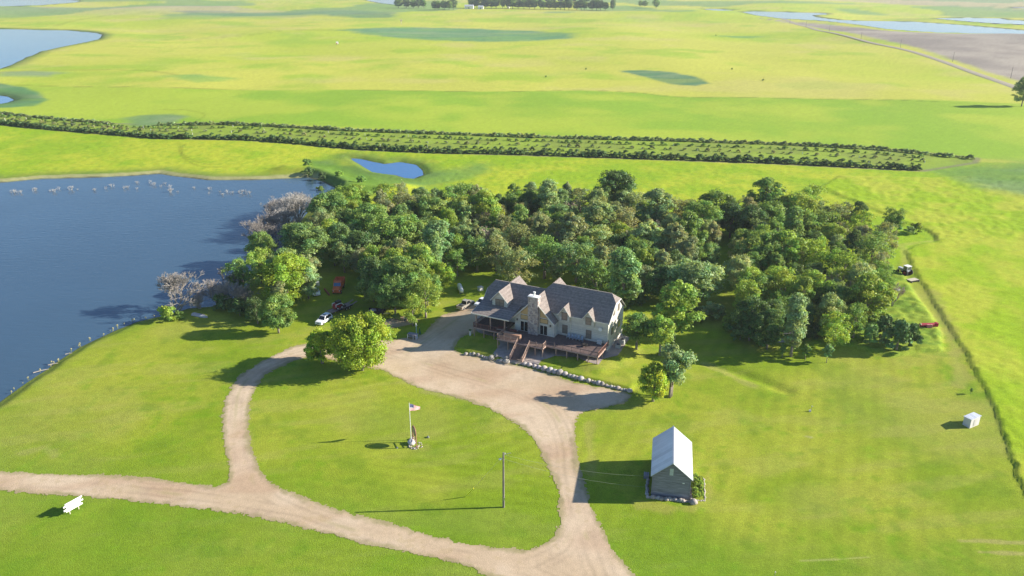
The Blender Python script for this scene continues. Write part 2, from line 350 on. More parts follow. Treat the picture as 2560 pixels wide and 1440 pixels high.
def land_color(X, Y, psd):
    dist = np.hypot(X, Y)
    a = fbm(X, Y, 55, 3, 101); b = fbm(X, Y, 12, 3, 103); c = fbm(X, Y, 2.2, 3, 105); e = fbm(X, Y, 220, 3, 107); g = fbm(X, Y, .8, 2, 109)
    L = lambda t, p, q: t[:, None] * np.array(q) + (1 - t[:, None]) * np.array(p)
    # mown lawn
    C = L(smooth(.3, .7, b * .6 + a * .4), tgt(140, 168, 36), tgt(172, 184, 58))
    C = L(smooth(.52, .72, a * .5 + c * .5) * .7, C, tgt(118, 160, 24))
    wr = fbm(X, Y, 14, 2, 151) * 2.2
    ph = np.where(X > 8, (X - .42 * Y) * 1.9 + wr, np.where(Y < 118, (Y + .2 * X) * 2.3 + wr, np.hypot(X + 52, Y - 196) * 2.0 + wr))
    C = C * (1 + .055 * np.sin(ph) * smooth(.3, .6, fbm(X, Y, 30, 2, 153)))[:, None]
    st2 = fbm(X * .35 + Y * .12, Y * 1.6 - X * .3, 5, 3, 141); C = L(smooth(.5, .72, st2) * .22, C, tgt(184, 180, 96)); C = L(smooth(.55, .8, fbm(X, Y, 4.5, 3, 143)) * .45, C, tgt(112, 150, 30))
    C = L(smooth(.52, .7, fbm(X, Y, 26, 3, 145)) * .3, C, tgt(178, 176, 88))
    nearlow = smooth(112, 96, Y + X * .18) ; C = L(nearlow * .55, C, tgt(112, 155, 36))
    # far fields
    F = L(smooth(.3, .65, e), tgt(188, 208, 62), tgt(204, 210, 82))
    F = L(smooth(.5, .75, a) * .8, F, tgt(166, 200, 56)); F = L(smooth(.56, .76, fbm(X, Y, 80, 3, 111)) * .6, F, tgt(208, 204, 108))
    C = L(smooth(300, 340, Y), C, F)
    m = smooth(4, -4, sdpoly(MIDF, X, Y) + (b - .5) * 3)
    M = L(smooth(.35, .65, a), tgt(152, 192, 54), tgt(180, 204, 64)); M = L(smooth(200, 420, X) * .6, M, tgt(190, 210, 56)); C = L(m, C, M)
    m = smooth(2, -2, sdpoly(NEARF, X, Y) + (b - .5) * 3)
    N = L(smooth(.35, .65, b * .5 + a * .5), tgt(158, 194, 38), tgt(192, 206, 54)); N = L(smooth(.5, .7, c) * .45, N, tgt(128, 172, 38)); C = L(m, C, N)
    m = smooth(.3, -.3, sdpoly(MEADOW, X, Y) + (c - .5))
    N = L(smooth(.35, .65, b), tgt(162, 196, 34), tgt(188, 202, 60)); N = L(smooth(.5, .72, c) * .28, N, tgt(144, 184, 36)); C = L(m, C, N)
    m = smooth(.5, -.5, sdpoly(WEEDS, X, Y) + (c - .5))
    C = L(m, C, L(smooth(.3, .7, c), tgt(160, 184, 58), tgt(118, 152, 46)))
    # windbreak strip soil and grass
    sb = sdpoly(BELT, X, Y)
    m = smooth(1.5, -1.5, sb); C = L(m, C, L(smooth(.4, .6, b), tgt(156, 184, 62), tgt(146, 168, 66)))
    C = L(smooth(2.2, .4, np.abs(sb + 0.2)) * .85, C, tgt(150, 138, 112))
    for P, col, so in MARSH:
        st_ = fbm(X * .35, Y, 22, 3, 161); m = smooth(so * .9, -so * .9, sdpoly(P, X, Y) + (b - .5) * so * 1.2 + (a - .5) * so * 2 + (st_ - .5) * so * 2) * (.72 + .28 * smooth(.3, .6, st_))
        C = L(m, C, L(smooth(.5, .75, st_) * .55, np.array(tgt(*col)), tgt(160, 178, 118)))
    m = smooth(6, -6, sdpoly(PLOW, X, Y) + (b - .5) * 8)
    N = L(smooth(.3, .7, fbm(X, Y, 70, 3, 121)), tgt(156, 147, 136), tgt(184, 174, 158)); C = L(m, C, N)
    # distant mosaic of fields
    fm = fbm(X * .6, Y, 420, 2, 131); C = L(smooth(1500, 2000, Y) * smooth(.52, .56, fm) * .8, C, tgt(196, 180, 150))
    C = L(smooth(1350, 1700, Y) * smooth(.58, .62, fbm(X, Y, 260, 2, 133)) * .7, C, tgt(120, 165, 100))
    for P, wd, k in TRACKS:
        m = smooth(wd, wd * .35, dline(P, X, Y) + (c - .5) * wd * .5); C = C * (1 + (k - 1) * m)[:, None]
    for P, wd, col in BARE:
        m = smooth(wd, wd * .2, dline(P, X, Y) + (c - .5) * wd * 1.2 + (b - .5) * wd) * .5; C = L(m, C, tgt(*col))
    # shores: dark wet margin, reeds and pale drift line
    ps = psd + (b - .5) * 2
    dk = smooth(150, 500, dist)
    C = L(smooth(5 + 14 * dk, 1, ps) * (.35 + .4 * dk), C, tgt(88, 118, 62)); C = L(smooth(2.2, .8, np.abs(psd - 1.4)) * .6 * (dist > 330) * (dist < 560) * (X < -78), C, tgt(205, 195, 150)); C = L(smooth(.6, -.6, ps), C, tgt(92, 84, 66))
    C = C * (.93 + .14 * g)[:, None] * (.92 + .16 * c)[:, None]
    return C

# ---- ground sheet: rows follow the viewing distance so that detail is even
NR, NC = 860, 820
dep = np.linspace(R(52), R(1.15), NR); rows = CAM_H / np.tan(dep)
rows = np.concatenate([[-400, -200, -60, 0, 20, 36, 48, 56], rows, np.array([4300, 4900, 5800, 7200, 9000, 12000])])
uu = np.linspace(-1, 1, NC); uu = uu * (.72 + .28 * np.abs(uu))
YY, UU = np.meshgrid(rows, uu, indexing='ij')
XX = UU * (70 + .98 * np.maximum(YY, 0) + .12 * np.abs(YY))
X1, Y1 = XX.ravel(), YY.ravel()
PSD = pond_sd(X1, Y1); Z1 = height(X1, Y1, PSD); CL = land_color(X1, Y1, PSD)
nr, nc = XX.shape; idx = np.arange(nr * nc).reshape(nr, nc)
FF = np.stack([idx[:-1, :-1], idx[:-1, 1:], idx[1:, 1:], idx[1:, :-1]], -1).reshape(-1, 4)
def vcol_mat(name, scales, rough=1.0, bump=.05, bs=6.0, spec=.1):
    m = bpy.data.materials.new(name); m.use_nodes = True; n = m.node_tree.nodes; l = m.node_tree.links; p = n['Principled BSDF']
    p.inputs['Roughness'].default_value = rough; p.inputs['Specular IOR Level'].default_value = spec
    at = n.new('ShaderNodeAttribute'); at.attribute_name = 'Col'; tc = n.new('ShaderNodeTexCoord'); src = at.outputs['Color']; last = None
    for sc, am in scales:
        nz = n.new('ShaderNodeTexNoise'); nz.inputs['Scale'].default_value = sc; nz.inputs['Detail'].default_value = 4; nz.inputs['Roughness'].default_value = .65; l.new(tc.outputs['Object'], nz.inputs['Vector'])
        mr = n.new('ShaderNodeMapRange'); mr.inputs[1].default_value = .3; mr.inputs[2].default_value = .7; mr.inputs[3].default_value = 1 - am; mr.inputs[4].default_value = 1 + am; l.new(nz.outputs[0], mr.inputs[0])
        vm = n.new('ShaderNodeVectorMath'); vm.operation = 'SCALE'; l.new(src, vm.inputs[0]); l.new(mr.outputs[0], vm.inputs[3]); src = vm.outputs[0]; last = nz
    l.new(src, p.inputs['Base Color'])
    b = n.new('ShaderNodeBump'); b.inputs['Distance'].default_value = bump; b.inputs['Strength'].default_value = 1; nb = n.new('ShaderNodeTexNoise'); nb.inputs['Scale'].default_value = bs; nb.inputs['Detail'].default_value = 5
    l.new(tc.outputs['Object'], nb.inputs['Vector']); l.new(nb.outputs[0], b.inputs['Height']); l.new(b.outputs[0], p.inputs['Normal'])
    return m
ground = npmesh('ground', np.stack([X1, Y1, Z1], 1), FF, vcol_mat('grassland', [(.7, .07), (2.4, .16), (7, .3)], bump=.09, bs=5), smooth=True, col=CL)
tag(ground, kind='structure')
del XX, YY, UU, FF, CL, X1, Y1, Z1, PSD

# ---- water
def water_mat(name, col, ripple, dist):
    m = bpy.data.materials.new(name); m.use_nodes = True; n = m.node_tree.nodes; l = m.node_tree.links; p = n['Principled BSDF']
    p.inputs['Roughness'].default_value = .09; p.inputs['IOR'].default_value = 1.33; p.inputs['Specular IOR Level'].default_value = .85
    tc = n.new('ShaderNodeTexCoord')
    nz = n.new('ShaderNodeTexNoise'); nz.inputs['Scale'].default_value = .02; nz.inputs['Detail'].default_value = 3; l.new(tc.outputs['Object'], nz.inputs['Vector'])
    cr = n.new('ShaderNodeMix'); cr.data_type = 'RGBA'; cr.inputs[6].default_value = (*[c * .8 for c in col], 1); cr.inputs[7].default_value = (*[c * 1.2 for c in col], 1); l.new(nz.outputs[0], cr.inputs[0]); l.new(cr.outputs[2], p.inputs['Base Color'])
    mp = n.new('ShaderNodeMapping'); mp.inputs['Rotation'].default_value = (0, 0, R(32)); mp.inputs['Scale'].default_value = (.35, 1.3, 1); l.new(tc.outputs['Object'], mp.inputs[0])
    nb = n.new('ShaderNodeTexNoise'); nb.inputs['Scale'].default_value = ripple; nb.inputs['Detail'].default_value = 3; l.new(mp.outputs[0], nb.inputs['Vector'])
    b = n.new('ShaderNodeBump'); b.inputs['Distance'].default_value = dist; b.inputs['Strength'].default_value = 1; l.new(nb.outputs[0], b.inputs['Height']); l.new(b.outputs[0], p.inputs['Normal'])
    return m
WM = water_mat('lake_water', (.050, .098, .150), .9, .07); WMF = water_mat('pond_water', (.04, .115, .22), .4, .06)
WMB = water_mat('blue_pond_water', (.06, .17, .37), .8, .05)
for nm, P, _l in PONDS:
    tri = tessellate_polygon([[Vector((x, y, 0)) for x, y in P]])
    o = MB().add([(x, y, WZ) for x, y in P], tri).build(nm, WM if P is LAKE else (WMB if P is MIDP or P is MARSHP else WMF)); tag(o, kind='structure')

# ---- gravel drive, patio and far road as sheets just over the ground
DRIVE = GP2([(-300, 1170), (0, 1180), (100, 1184), (200, 1187), (300, 1192), (400, 1198), (480, 1208), (545, 1215), (566, 1205), (573, 1185), (570, 1160), (563, 1120), (556, 1080), (555, 1040), (562, 1000), (578, 965), (602, 935), (640, 912), (690, 885), (730, 868), (775, 858),
            (840, 850), (920, 848), (985, 850), (1000, 846), (1040, 842), (1066, 828), (1085, 805), (1105, 788), (1140, 779), (1180, 760), (1230, 752), (1230, 800), (1200, 822), (1186, 832), (1160, 840), (1142, 853), (1138, 868), (1146, 880),
            (1200, 892), (1260, 905), (1310, 917), (1345, 925), (1400, 945), (1440, 956), (1500, 968), (1560, 978), (1580, 990), (1560, 1008), (1500, 1022), (1450, 1038), (1438, 1060), (1437, 1100), (1441, 1140), (1450, 1180), (1465, 1225), (1485, 1270), (1508, 1320),
            (1535, 1370), (1565, 1412), (1592, 1445), (1640, 1520), (1400, 1520), (1230, 1441), (1150, 1415), (1050, 1390), (950, 1368), (850, 1345), (780, 1326), (700, 1306), (600, 1288), (520, 1275), (400, 1262), (300, 1252), (200, 1243), (100, 1235), (0, 1229), (-300, 1222)])
ISLE = GP2([(800, 893), (850, 905), (900, 916), (955, 925), (995, 945), (1050, 970), (1100, 985), (1160, 998), (1210, 1015), (1260, 1040), (1300, 1065), (1333, 1095), (1350, 1125), (1370, 1168), (1388, 1212), (1400, 1260), (1401, 1300), (1390, 1335), (1362, 1360), (1310, 1375),
           (1230, 1368), (1140, 1350), (1050, 1328), (960, 1305), (870, 1280), (790, 1255), (722, 1230), (672, 1200), (642, 1160), (628, 1115), (620, 1060), (622, 1010), (635, 975), (660, 940), (700, 915), (750, 897)])
PATCH = GP2([(905, 812), (960, 800), (1000, 790), (1030, 788), (1047, 800), (1025, 812), (990, 819), (960, 829), (915, 838)])
PATIO = GP2([(1184, 814), (1196, 832), (1243, 843), (1250, 860), (1240, 875), (1232, 885), (1262, 898), (1275, 908), (1308, 913), (1345, 912), (1355, 900), (1390, 890), (1440, 893), (1470, 905), (1497, 912), (1507, 898), (1545, 888), (1552, 878), (1575, 845), (1540, 825), (1300, 780), (1200, 780)])
def raster_sheet(name, sdf, box, cell, z, colf, material, kind='structure'):
    x0, x1, y0, y1 = box; xs = np.arange(x0, x1, cell); ys = np.arange(y0, y1, cell)
    X, Y = np.meshgrid(xs, ys); xc, yc = X[:-1, :-1] + cell / 2, Y[:-1, :-1] + cell / 2
    s = sdf(xc.ravel(), yc.ravel()).reshape(xc.shape); ins = s < 0
    idx = np.arange(X.size).reshape(X.shape); F = np.stack([idx[:-1, :-1], idx[:-1, 1:], idx[1:, 1:], idx[1:, :-1]], -1)[ins]
    used, inv = np.unique(F.ravel(), return_inverse=True); F = inv.reshape(-1, 4)
    x, y = X.ravel()[used], Y.ravel()[used]
    V = np.stack([x, y, z(x, y)], 1); o = npmesh(name, V, F, material, smooth=True, col=colf(x, y)); tag(o, kind=kind); return o
GRM = vcol_mat('gravel', [(1.2, .06), (7, .13)], bump=.05, bs=9)
def drive_sd(x, y):
    d = np.maximum(sdpoly(DRIVE, x, y, 30), -sdpoly(ISLE, x, y, 30))
    d = np.minimum(d, sdpoly(PATCH, x, y, 30)); return d
RUTS = [GP(curve(q_)) for q_ in ([(800, 868), (700, 900), (640, 930), (600, 975), (590, 1040), (595, 1110), (615, 1180), (665, 1235), (760, 1284), (900, 1330), (1100, 1378), (1300, 1420), (1420, 1470)], [(-200, 1196), (0, 1205), (300, 1222), (560, 1250), (760, 1284)],
                                [(970, 880), (1100, 920), (1250, 965), (1360, 1010), (1410, 1080), (1425, 1180), (1445, 1280), (1480, 1380), (1510, 1460)], [(1180, 775), (1120, 815), (1060, 855), (1000, 890)], [(1440, 1300), (1400, 1370), (1300, 1420)])]
def drive_col(x, y):
    s = -drive_sd(x, y); b = fbm(x, y, 9, 3, 201); c = fbm(x, y, 1.3, 3, 203); q = fbm(x + y * .5, y * 3 - x, 16, 2, 207)
    L = lambda t, p, r: t[:, None] * np.array(r) + (1 - t[:, None]) * np.array(p)
    C = L(smooth(.35, .65, b), tgt(216, 192, 160), tgt(228, 206, 176)); C = L(smooth(.5, .75, q) * .45, C, tgt(200, 166, 136))
    C = L(smooth(1.2, .1, s + (c - .5) * 1.6) * .75, C, tgt(168, 162, 105))
    dr = np.full(x.shape, 9.0)
    for q_ in RUTS: dr = np.minimum(dr, dline(q_, x, y, 9))
    wv = (fbm(x, y, 6, 2, 231) - .5) * .5; tr = np.exp(-((dr - .9 + wv) / .32) ** 2) + .6 * np.exp(-((dr - 2.1 + wv) / .3) ** 2); C = C * (1 - .15 * tr * smooth(.25, .6, fbm(x, y, 11, 2, 233)))[:, None]
    C = L(np.exp(-(dr / .4) ** 2) * smooth(.45, .7, fbm(x, y, 7, 3, 235)) * .5, C, tgt(176, 172, 112)); C = L(smooth(.6, .8, fbm(x, y, 3.2, 3, 237)) * .3, C, tgt(184, 162, 138))
    C = L(smooth(.62, .75, c) * .3 * smooth(3.6, 2.6, s), C, tgt(185, 165, 120))
    # scruffy grass growing into the apron below the trees
    return C * (.94 + .12 * c)[:, None]
raster_sheet('gravel_drive', lambda x, y: drive_sd(x, y) + (fbm(x, y, 1.1, 3, 211) - .5) * 1.0 + (fbm(x, y, .4, 2, 213) - .5) * .7 + (fbm(x, y, 7, 2, 215) - .5) * .9 + .05, (-125, 45, 70, 205), .22, lambda x, y: .03 + .015 * fbm(x, y, .6, 1, 5) + mound(x, y), drive_col, GRM)
raster_sheet('stone_walkway', lambda x, y: sdpoly(PATIO, x, y, 30) + (fbm(x, y, .7, 2, 221) - .5) * .3, (-16, 36, 146, 190), .2, lambda x, y: .06 + mound(x, y),
             lambda x, y: np.array(tgt(190, 178, 170))[None] * (.75 + .5 * fbm(x, y, .5, 3, 9))[:, None], GRM)
# far gravel road, a raised ribbon
def ribbon(name, P, wd, zoff, m, hw=None):
    vs = []; fs = []; n = len(P)
    for i in range(n):
        a = P[max(i - 1, 0)]; b = P[min(i + 1, n - 1)]; d = (b - a) / np.linalg.norm(b - a); nn = np.array([-d[1], d[0]])
        for k in (-1, -.5, .5, 1):
            p = P[i] + nn * k * wd; vs.append((p[0], p[1], hz1(*P[i]) + zoff * (1 if abs(k) < .9 else .3)))
    for i in range(n - 1):
        for k in range(3): q = i * 4 + k; fs.append((q, q + 1, q + 5, q + 4))
    o = MB().add(vs, fs).build(name, m); tag(o, kind='structure'); return o
ribbon('far_road', FARROAD, 4.0, .35, mat('road_gravel', tuple(tgt(178, 168, 142)), .9, noise=(.2, .1)))
# ================================================================== VEGETATION
def leaf_mat(name, base, trans=.42):
    m = bpy.data.materials.new(name); m.use_nodes = True; n = m.node_tree.nodes; l = m.node_tree.links
    n.remove(n['Principled BSDF']); out = n['Material Output']
    at = n.new('ShaderNodeAttribute'); at.attribute_name = 'Col'; oi = n.new('ShaderNodeObjectInfo')
    a = n.new('ShaderNodeMix'); a.data_type = 'RGBA'; a.blend_type = 'MULTIPLY'; a.inputs[0].default_value = 1; l.new(at.outputs['Color'], a.inputs[6]); l.new(oi.outputs['Color'], a.inputs[7])
    b = n.new('ShaderNodeVectorMath'); b.operation = 'MULTIPLY'; l.new(a.outputs[2], b.inputs[0]); b.inputs[1].default_value = base
    d = n.new('ShaderNodeBsdfDiffuse'); t = n.new('ShaderNodeBsdfTranslucent'); g = n.new('ShaderNodeBsdfGlossy'); g.inputs['Roughness'].default_value = .45; g.inputs['Color'].default_value = (.9, .95, 1, 1)
    ty = n.new('ShaderNodeVectorMath'); ty.operation = 'MULTIPLY'; l.new(b.outputs[0], ty.inputs[0]); ty.inputs[1].default_value = (1.25, 1.15, .55)
    l.new(b.outputs[0], d.inputs[0]); l.new(ty.outputs[0], t.inputs[0])
    mx = n.new('ShaderNodeMixShader'); mx.inputs[0].default_value = trans; l.new(d.outputs[0], mx.inputs[1]); l.new(t.outputs[0], mx.inputs[2])
    m2 = n.new('ShaderNodeMixShader'); m2.inputs[0].default_value = .015; l.new(mx.outputs[0], m2.inputs[1]); l.new(g.outputs[0], m2.inputs[2]); l.new(m2.outputs[0], out.inputs[0])
    return m
LEAF = leaf_mat('leaves', (1, 1, 1)); NEEDLE = leaf_mat('needles', (1, 1, 1), .1)
BARK = mat('bark', (.26, .22, .18), .95, noise=(3, .3)); DEADW = mat('dead_wood', (.50, .455, .42), .95, noise=(2, .25), objcol=True)
def leaves(P, N, size, tint, q, asp=.62):
    """P (n,3) centres, N (n,3) facing normals -> rhombus leaf sprays"""
    n = len(P); N = N / np.linalg.norm(N, axis=1, keepdims=True); r = q.normal(size=(n, 3)); T = np.cross(N, r); T /= np.linalg.norm(T, axis=1, keepdims=True) + 1e-9; B = np.cross(N, T)
    s = (size * q.uniform(.6, 1.35, n))[:, None]
    V = np.stack([P - T * s, P - B * s * asp + N * s * .15, P + T * s, P + B * s * asp + N * s * .15], 1).reshape(-1, 3)
    F = np.arange(4 * n).reshape(n, 4); C = np.repeat(tint, 4, axis=0); return V, F, C
def crown(seed, h, r, z0, nl=26, n=5200, leaf=.34, shape='round', holes=.0, jit=.55, needle=False, irregular=.3):
    """clumped crown: lobes spread through an uneven envelope, leaf sprays on the outer part of each lobe"""
    q = np.random.default_rng(seed); zc = (z0 + h) / 2; hz = (h - z0) / 2; L = []
    ph = q.uniform(0, 6.28, 4)
    for i in range(nl):
        u = q.uniform(-.95, 1); th = q.uniform(0, 2 * math.pi); env = 1 + irregular * (math.sin(2 * th + ph[0]) + math.sin(3 * th + ph[1]) * .6) * .6
        if shape == 'round': rr = math.sqrt(max(0, 1 - u * u)) ** .8
        elif shape == 'tall': rr = (1 - abs(u) ** 2.4) ** .7 * (.75 + .25 * math.sin(3 * u + ph[2]))
        elif shape == 'vase': rr = (1 - max(0, u) ** 3) * (.45 + .55 * (u + 1) / 2) * .95
        elif shape == 'cone': rr = (1 - (u + 1) / 2) * .95 + .05
        else: rr = math.sqrt(max(0, 1 - max(u, 0) ** 2))
        k = q.uniform(.45, 1) ** .6 * rr * env * r * .78
        lr = r * q.uniform(.11, .30) * (1 if shape != 'cone' else .35 + .5 * (1 - (u + 1) / 2))
        L.append((k * math.cos(th), k * math.sin(th), zc + u * hz * .84, lr, q.uniform(.78, 1.2), q.uniform(-.10, .10)))
    L.append((0, 0, zc, r * .42, .9, 0)); L.append((0, 0, zc + hz * .45, r * .38, 1.0, 0))
    W = np.array([l[3] ** 2 for l in L]); cnt = (W / W.sum() * n).astype(int); Ps, Ns, Ts = [], [], []; an0 = [np.array([q.uniform(.7, 1.35), q.uniform(.7, 1.35), q.uniform(.65, 1.25)]) for _ in L]
    for l, c in zip(L, cnt):
        d = q.normal(size=(c, 3)); d /= np.linalg.norm(d, axis=1, keepdims=True); d[:, 2] = np.where(d[:, 2] < -.35, -d[:, 2] * .6, d[:, 2])
        bump = 1 + .22 * np.sin(d[:, 0] * 7 + l[4] * 40) * np.sin(d[:, 1] * 7 + l[5] * 90) * np.sin(d[:, 2] * 6 + 1.3)
        rad = l[3] * bump * (q.uniform(.3, 1.06, c) ** .5 + (q.random(c) < .16) * q.uniform(0, .4, c)); an = an0[L.index(l)]
        p = np.array(l[:3]) + d * rad[:, None] * an
        nn = d + q.normal(size=(c, 3)) * jit; nn[:, 2] += .25
        br = l[4] * q.uniform(.72, 1.25, c); hue = l[5] + q.uniform(-.07, .07, c)
        Ps.append(p); Ns.append(nn); Ts.append(np.stack([br * (1 + hue * 1.6), br, br * (1 - hue)], 1))
    P = np.concatenate(Ps); N = np.concatenate(Ns); T = np.concatenate(Ts)
    ok = P[:, 2] > .12; P, N, T = P[ok], N[ok], T[ok]
    if holes: k = (np.sin(P[:, 0] * 1.9 + ph[0]) * np.sin(P[:, 1] * 1.7 + ph[1]) * np.sin(P[:, 2] * 1.5 + ph[2])) < (.55 - holes); P, N, T = P[k], N[k], T[k]
    return leaves(P, N, leaf, np.clip(T, 0, 4), q), L
def trunk_mb(seed, h, L, r0=.26, z0=2.0, double=False, lean=0.0):
    q = random.Random(seed); m = MB(); stems = [(-.35, .1), (.4, -.1)] if double else [(0, 0)]
    for sx, sy in stems:
        top = (sx * 1.5 + lean, sy, h * .72); pts = [(sx, sy, -.15), (sx * 1.1 + lean * .2, sy, h * .2), (sx * 1.3 + lean * .55 + q.uniform(-.2, .2), sy + q.uniform(-.2, .2), h * .45), top]
        m.path(pts, [r0 * 1.25, r0, r0 * .7, r0 * .3], 7)
        for l in sorted(L, key=lambda a: -a[3])[:9]:
            f = q.uniform(.28, .6); b = (sx + lean * f, sy, h * f); mid = ((b[0] + l[0]) / 2, (b[1] + l[1]) / 2, (b[2] + l[2]) / 2 + .3)
            m.path([b, mid, l[:3]], [r0 * .42, r0 * .26, r0 * .1], 5)
    return m
def dead_mb(seed, h, spread=.8, depth=5, r0=.2, multi=3, lean=.6):
    q = random.Random(seed); m = MB()
    def grow(p, d, ln, r, k):
        e = p + d * ln; mid = p + d * ln * .5 + Vector((q.uniform(-1, 1), q.uniform(-1, 1), q.uniform(-.3, .6))) * ln * .09
        m.tube(p, mid, r, r * .85, 4 if k > 2 else 3, False); m.tube(mid, e, r * .85, r * .65, 4 if k > 2 else 3, False)
        if k == 0: return
        for i in range(q.choice((2, 3, 3, 4))):
            nd = (d + Vector((q.uniform(-1, 1), q.uniform(-1, 1), q.uniform(-.45, .6))) * spread).normalized()
            grow(p + d * ln * q.uniform(.55, 1), nd, ln * q.uniform(.58, .82), max(r * .58, .022), k - 1)
    for i in range(multi):
        grow(Vector((q.uniform(-.3, .3), q.uniform(-.3, .3), -.1)), Vector((q.uniform(-lean, lean), q.uniform(-lean, lean), 1)).normalized(), h * .33, r0, depth)
    return m
PROTO = {}
def proto_tree(key, kind, seed, h, r, z0, name, **kw):
    """hidden template data: (crown mesh, trunk mesh, h)"""
    tr = {k: kw.pop(k) for k in ('double', 'lean', 'r0') if k in kw}
    (V, F, C), L = crown(seed, h, r, z0, **kw); PROTO[key] = dict(V=V, F=F, C=C, L=L, h=h, kind=kind, name=name, r=r, tr=tr, seed=seed, root=None)
def put_tree(key, x, y, label, cat='tree', color=(.05, .1, .02), s=1.0, sz=None, rz=None, group=None, z=None, name=None):
    p = PROTO[key]; z = hz1(x, y) if z is None else z; rz = rnd.uniform(0, 6.28) if rz is None else rz; sz = s if sz is None else sz
    color = (*color, 1)
    if p['root'] is None:
        t = thing(name or p['name'], label, cat, (x, y, z), rz, group); t.scale = (s, s, sz)
        cr = npmesh('crown' if p['kind'] != 'bush' else 'foliage', p['V'], p['F'], NEEDLE if p['kind'] == 'conifer' else LEAF, t, col=p['C']); cr.color = color
        trunk_mb(p['seed'], p['h'], p['L'], **p['tr']).build('trunk' if p['kind'] != 'bush' else 'stem', BARK, t, True)
        p['root'] = t; return t
    t = dup(p['root'], (x, y, z), rz, label, group, (s, s, sz), color)
    if name: t.name = name
    return t
for i in range(6): proto_tree(f'B{i}', 'tree', 10 + i, 11.5 + (i % 3), 5.0 + .35 * (i % 2), 1.3, 'broadleaf_tree', nl=78 + 6 * i, n=15000, leaf=.225, shape='round', irregular=.35 + .09 * i)
for i in range(3): proto_tree(f'C{i}', 'tree', 30 + i, 14.5, 4.1, 1.6, 'cottonwood_tree', nl=74, n=13000, leaf=.225, shape='tall', irregular=.35, holes=.06)
for i in range(3): proto_tree(f'O{i}', 'tree', 40 + i, 10.5, 4.6, 1.2, 'open_crowned_tree', nl=50, n=5600, leaf=.2, shape='round', irregular=.6, holes=.16, jit=.8)
proto_tree('BIG', 'tree', 50, 11.8, 6.9, .9, 'bushy_tree', nl=130, n=30000, leaf=.22, shape='round', irregular=.18)
proto_tree('MID', 'tree', 51, 6.6, 3.5, .5, 'bushy_tree', nl=60, n=11000, leaf=.20, shape='round', irregular=.2)
proto_tree('V0', 'tree', 55, 12.5, 4.4, 3.0, 'forked_tree', nl=54, n=9000, leaf=.22, shape='vase', irregular=.45, holes=.1, double=True, lean=1.2)
proto_tree('V1', 'tree', 56, 9.5, 4.2, 2.6, 'ash_tree', nl=56, n=10000, leaf=.22, shape='round', irregular=.2, r0=.3)
for i in range(3): proto_tree(f'S{i}', 'bush', 60 + i, 3.4, 2.3, .1, 'bush', nl=22, n=2600, leaf=.21, shape='dome', r0=.06)
proto_tree('J0', 'conifer', 70, 4.6, 2.4, .2, 'juniper_tree', nl=26, n=3400, leaf=.24, shape='cone', jit=.9, r0=.14)
proto_tree('J1', 'conifer', 71, 6.5, 1.7, .4, 'spruce_tree', nl=34, n=2600, leaf=.24, shape='cone', jit=.8, r0=.12)
for i in range(2): proto_tree(f'Y{i}', 'tree', 80 + i, 3.3 + .5 * i, 1.15 + .2 * i, .8, 'sapling', nl=14, n=1000, leaf=.18, shape='tall', r0=.06)
DEADP = {}
def put_dead(key, x, y, label, h=6, s=1.0, color=(1, 1, 1), group=None, name='dead_tree', cat='dead tree', z=None, rz=None, **kw):
    z = hz1(x, y) if z is None else z; rz = rnd.uniform(0, 6.28) if rz is None else rz
    if key not in DEADP:
        t = thing(name, label, cat, (x, y, z), rz, group); t.scale = (s, s, s); o = dead_mb(hash(key) % 1 + len(DEADP) * 7 + 3, h, **kw).build('bare_branches', DEADW, t); o.color = (*color, 1); DEADP[key] = t; return t
    t = dup(DEADP[key], (x, y, z), rz, label, group, (s, s, s)); 
    for c in t.children: c.color = (*color, 1)
    t.name = name; return t

# ---- colours of foliage kinds (surface colours)
TONE = {'deep': ((.155, .255, .088), 'dark green'), 'mid': ((.240, .380, .096), 'mid green'), 'fresh': ((.330, .470, .085), 'fresh green'), 'yellow': ((.37, .49, .06), 'yellow-green'), 'blue': ((.260, .400, .150), 'blue-green'),
        'pale': ((.370, .480, .205), 'pale green'), 'olive': ((.335, .385, .180), 'dull olive'), 'lemon': ((.54, .58, .06), 'lemon-yellow')}
def tone(k, v=.12):
    c = TONE[k][0]; b = rnd.uniform(1 - v, 1 + v); return (c[0] * b * rnd.uniform(.93, 1.07), c[1] * b, c[2] * b * rnd.uniform(.9, 1.1))
PLACED = []
def zone(px, py):
    """where a grove tree stands, told by what it stands beside"""
    col = ('by the lake', 'left of the orange truck', 'behind the orange truck', 'right of the orange truck', 'behind the gas tank', 'behind the left wing', 'behind the chimney', 'behind the right gable', 'by the dark lane',
           'above the old shack', 'near the tractor')[int(np.searchsorted([640, 790, 900, 1100, 1210, 1310, 1420, 1620, 1860, 2120], px))]
    row = ('in the rearmost rank', 'in the second rank', 'in the middle rank', 'in the fourth rank', 'in the front rank')[int(np.searchsorted([500, 560, 630, 710], py))]
    return row, col
KN = {'B': 'round tree', 'C': 'narrow tree', 'O': 'sparse tree', 'V': 'forked tree', 'S': 'bush', 'J': 'juniper', 'Y': 'sapling'}
def grove(px, py, wpx, kind, tn, label=None, hfac=.60, group='trees of the grove round the house', cat='tree'):
    p = PROTO[kind]; s = wpx / FPX * 1.0; x, y = G(px, py, p['h'] * hfac); dist = math.hypot(CAM_H, y) ; wid = wpx / FPX * dist; s = wid / (2 * p['r'] * .98); s = max(.45, min(1.5, s))
    szz = min(s, 1.08); x, y = G(px, py, p['h'] * hfac * szz)
    if label is None:
        row, col = zone(px, py); size = 'large' if s > 1.08 else ('small' if s < .8 else 'middling'); label = f"{size} {TONE[tn][1]} {KN[kind[0]]} {row}, {col}"
    PLACED.append((x, y)); return put_tree(kind, x, y, label, cat, tone(tn), s * rnd.uniform(.97, 1.03), szz * rnd.uniform(.95, 1.06), group=group)
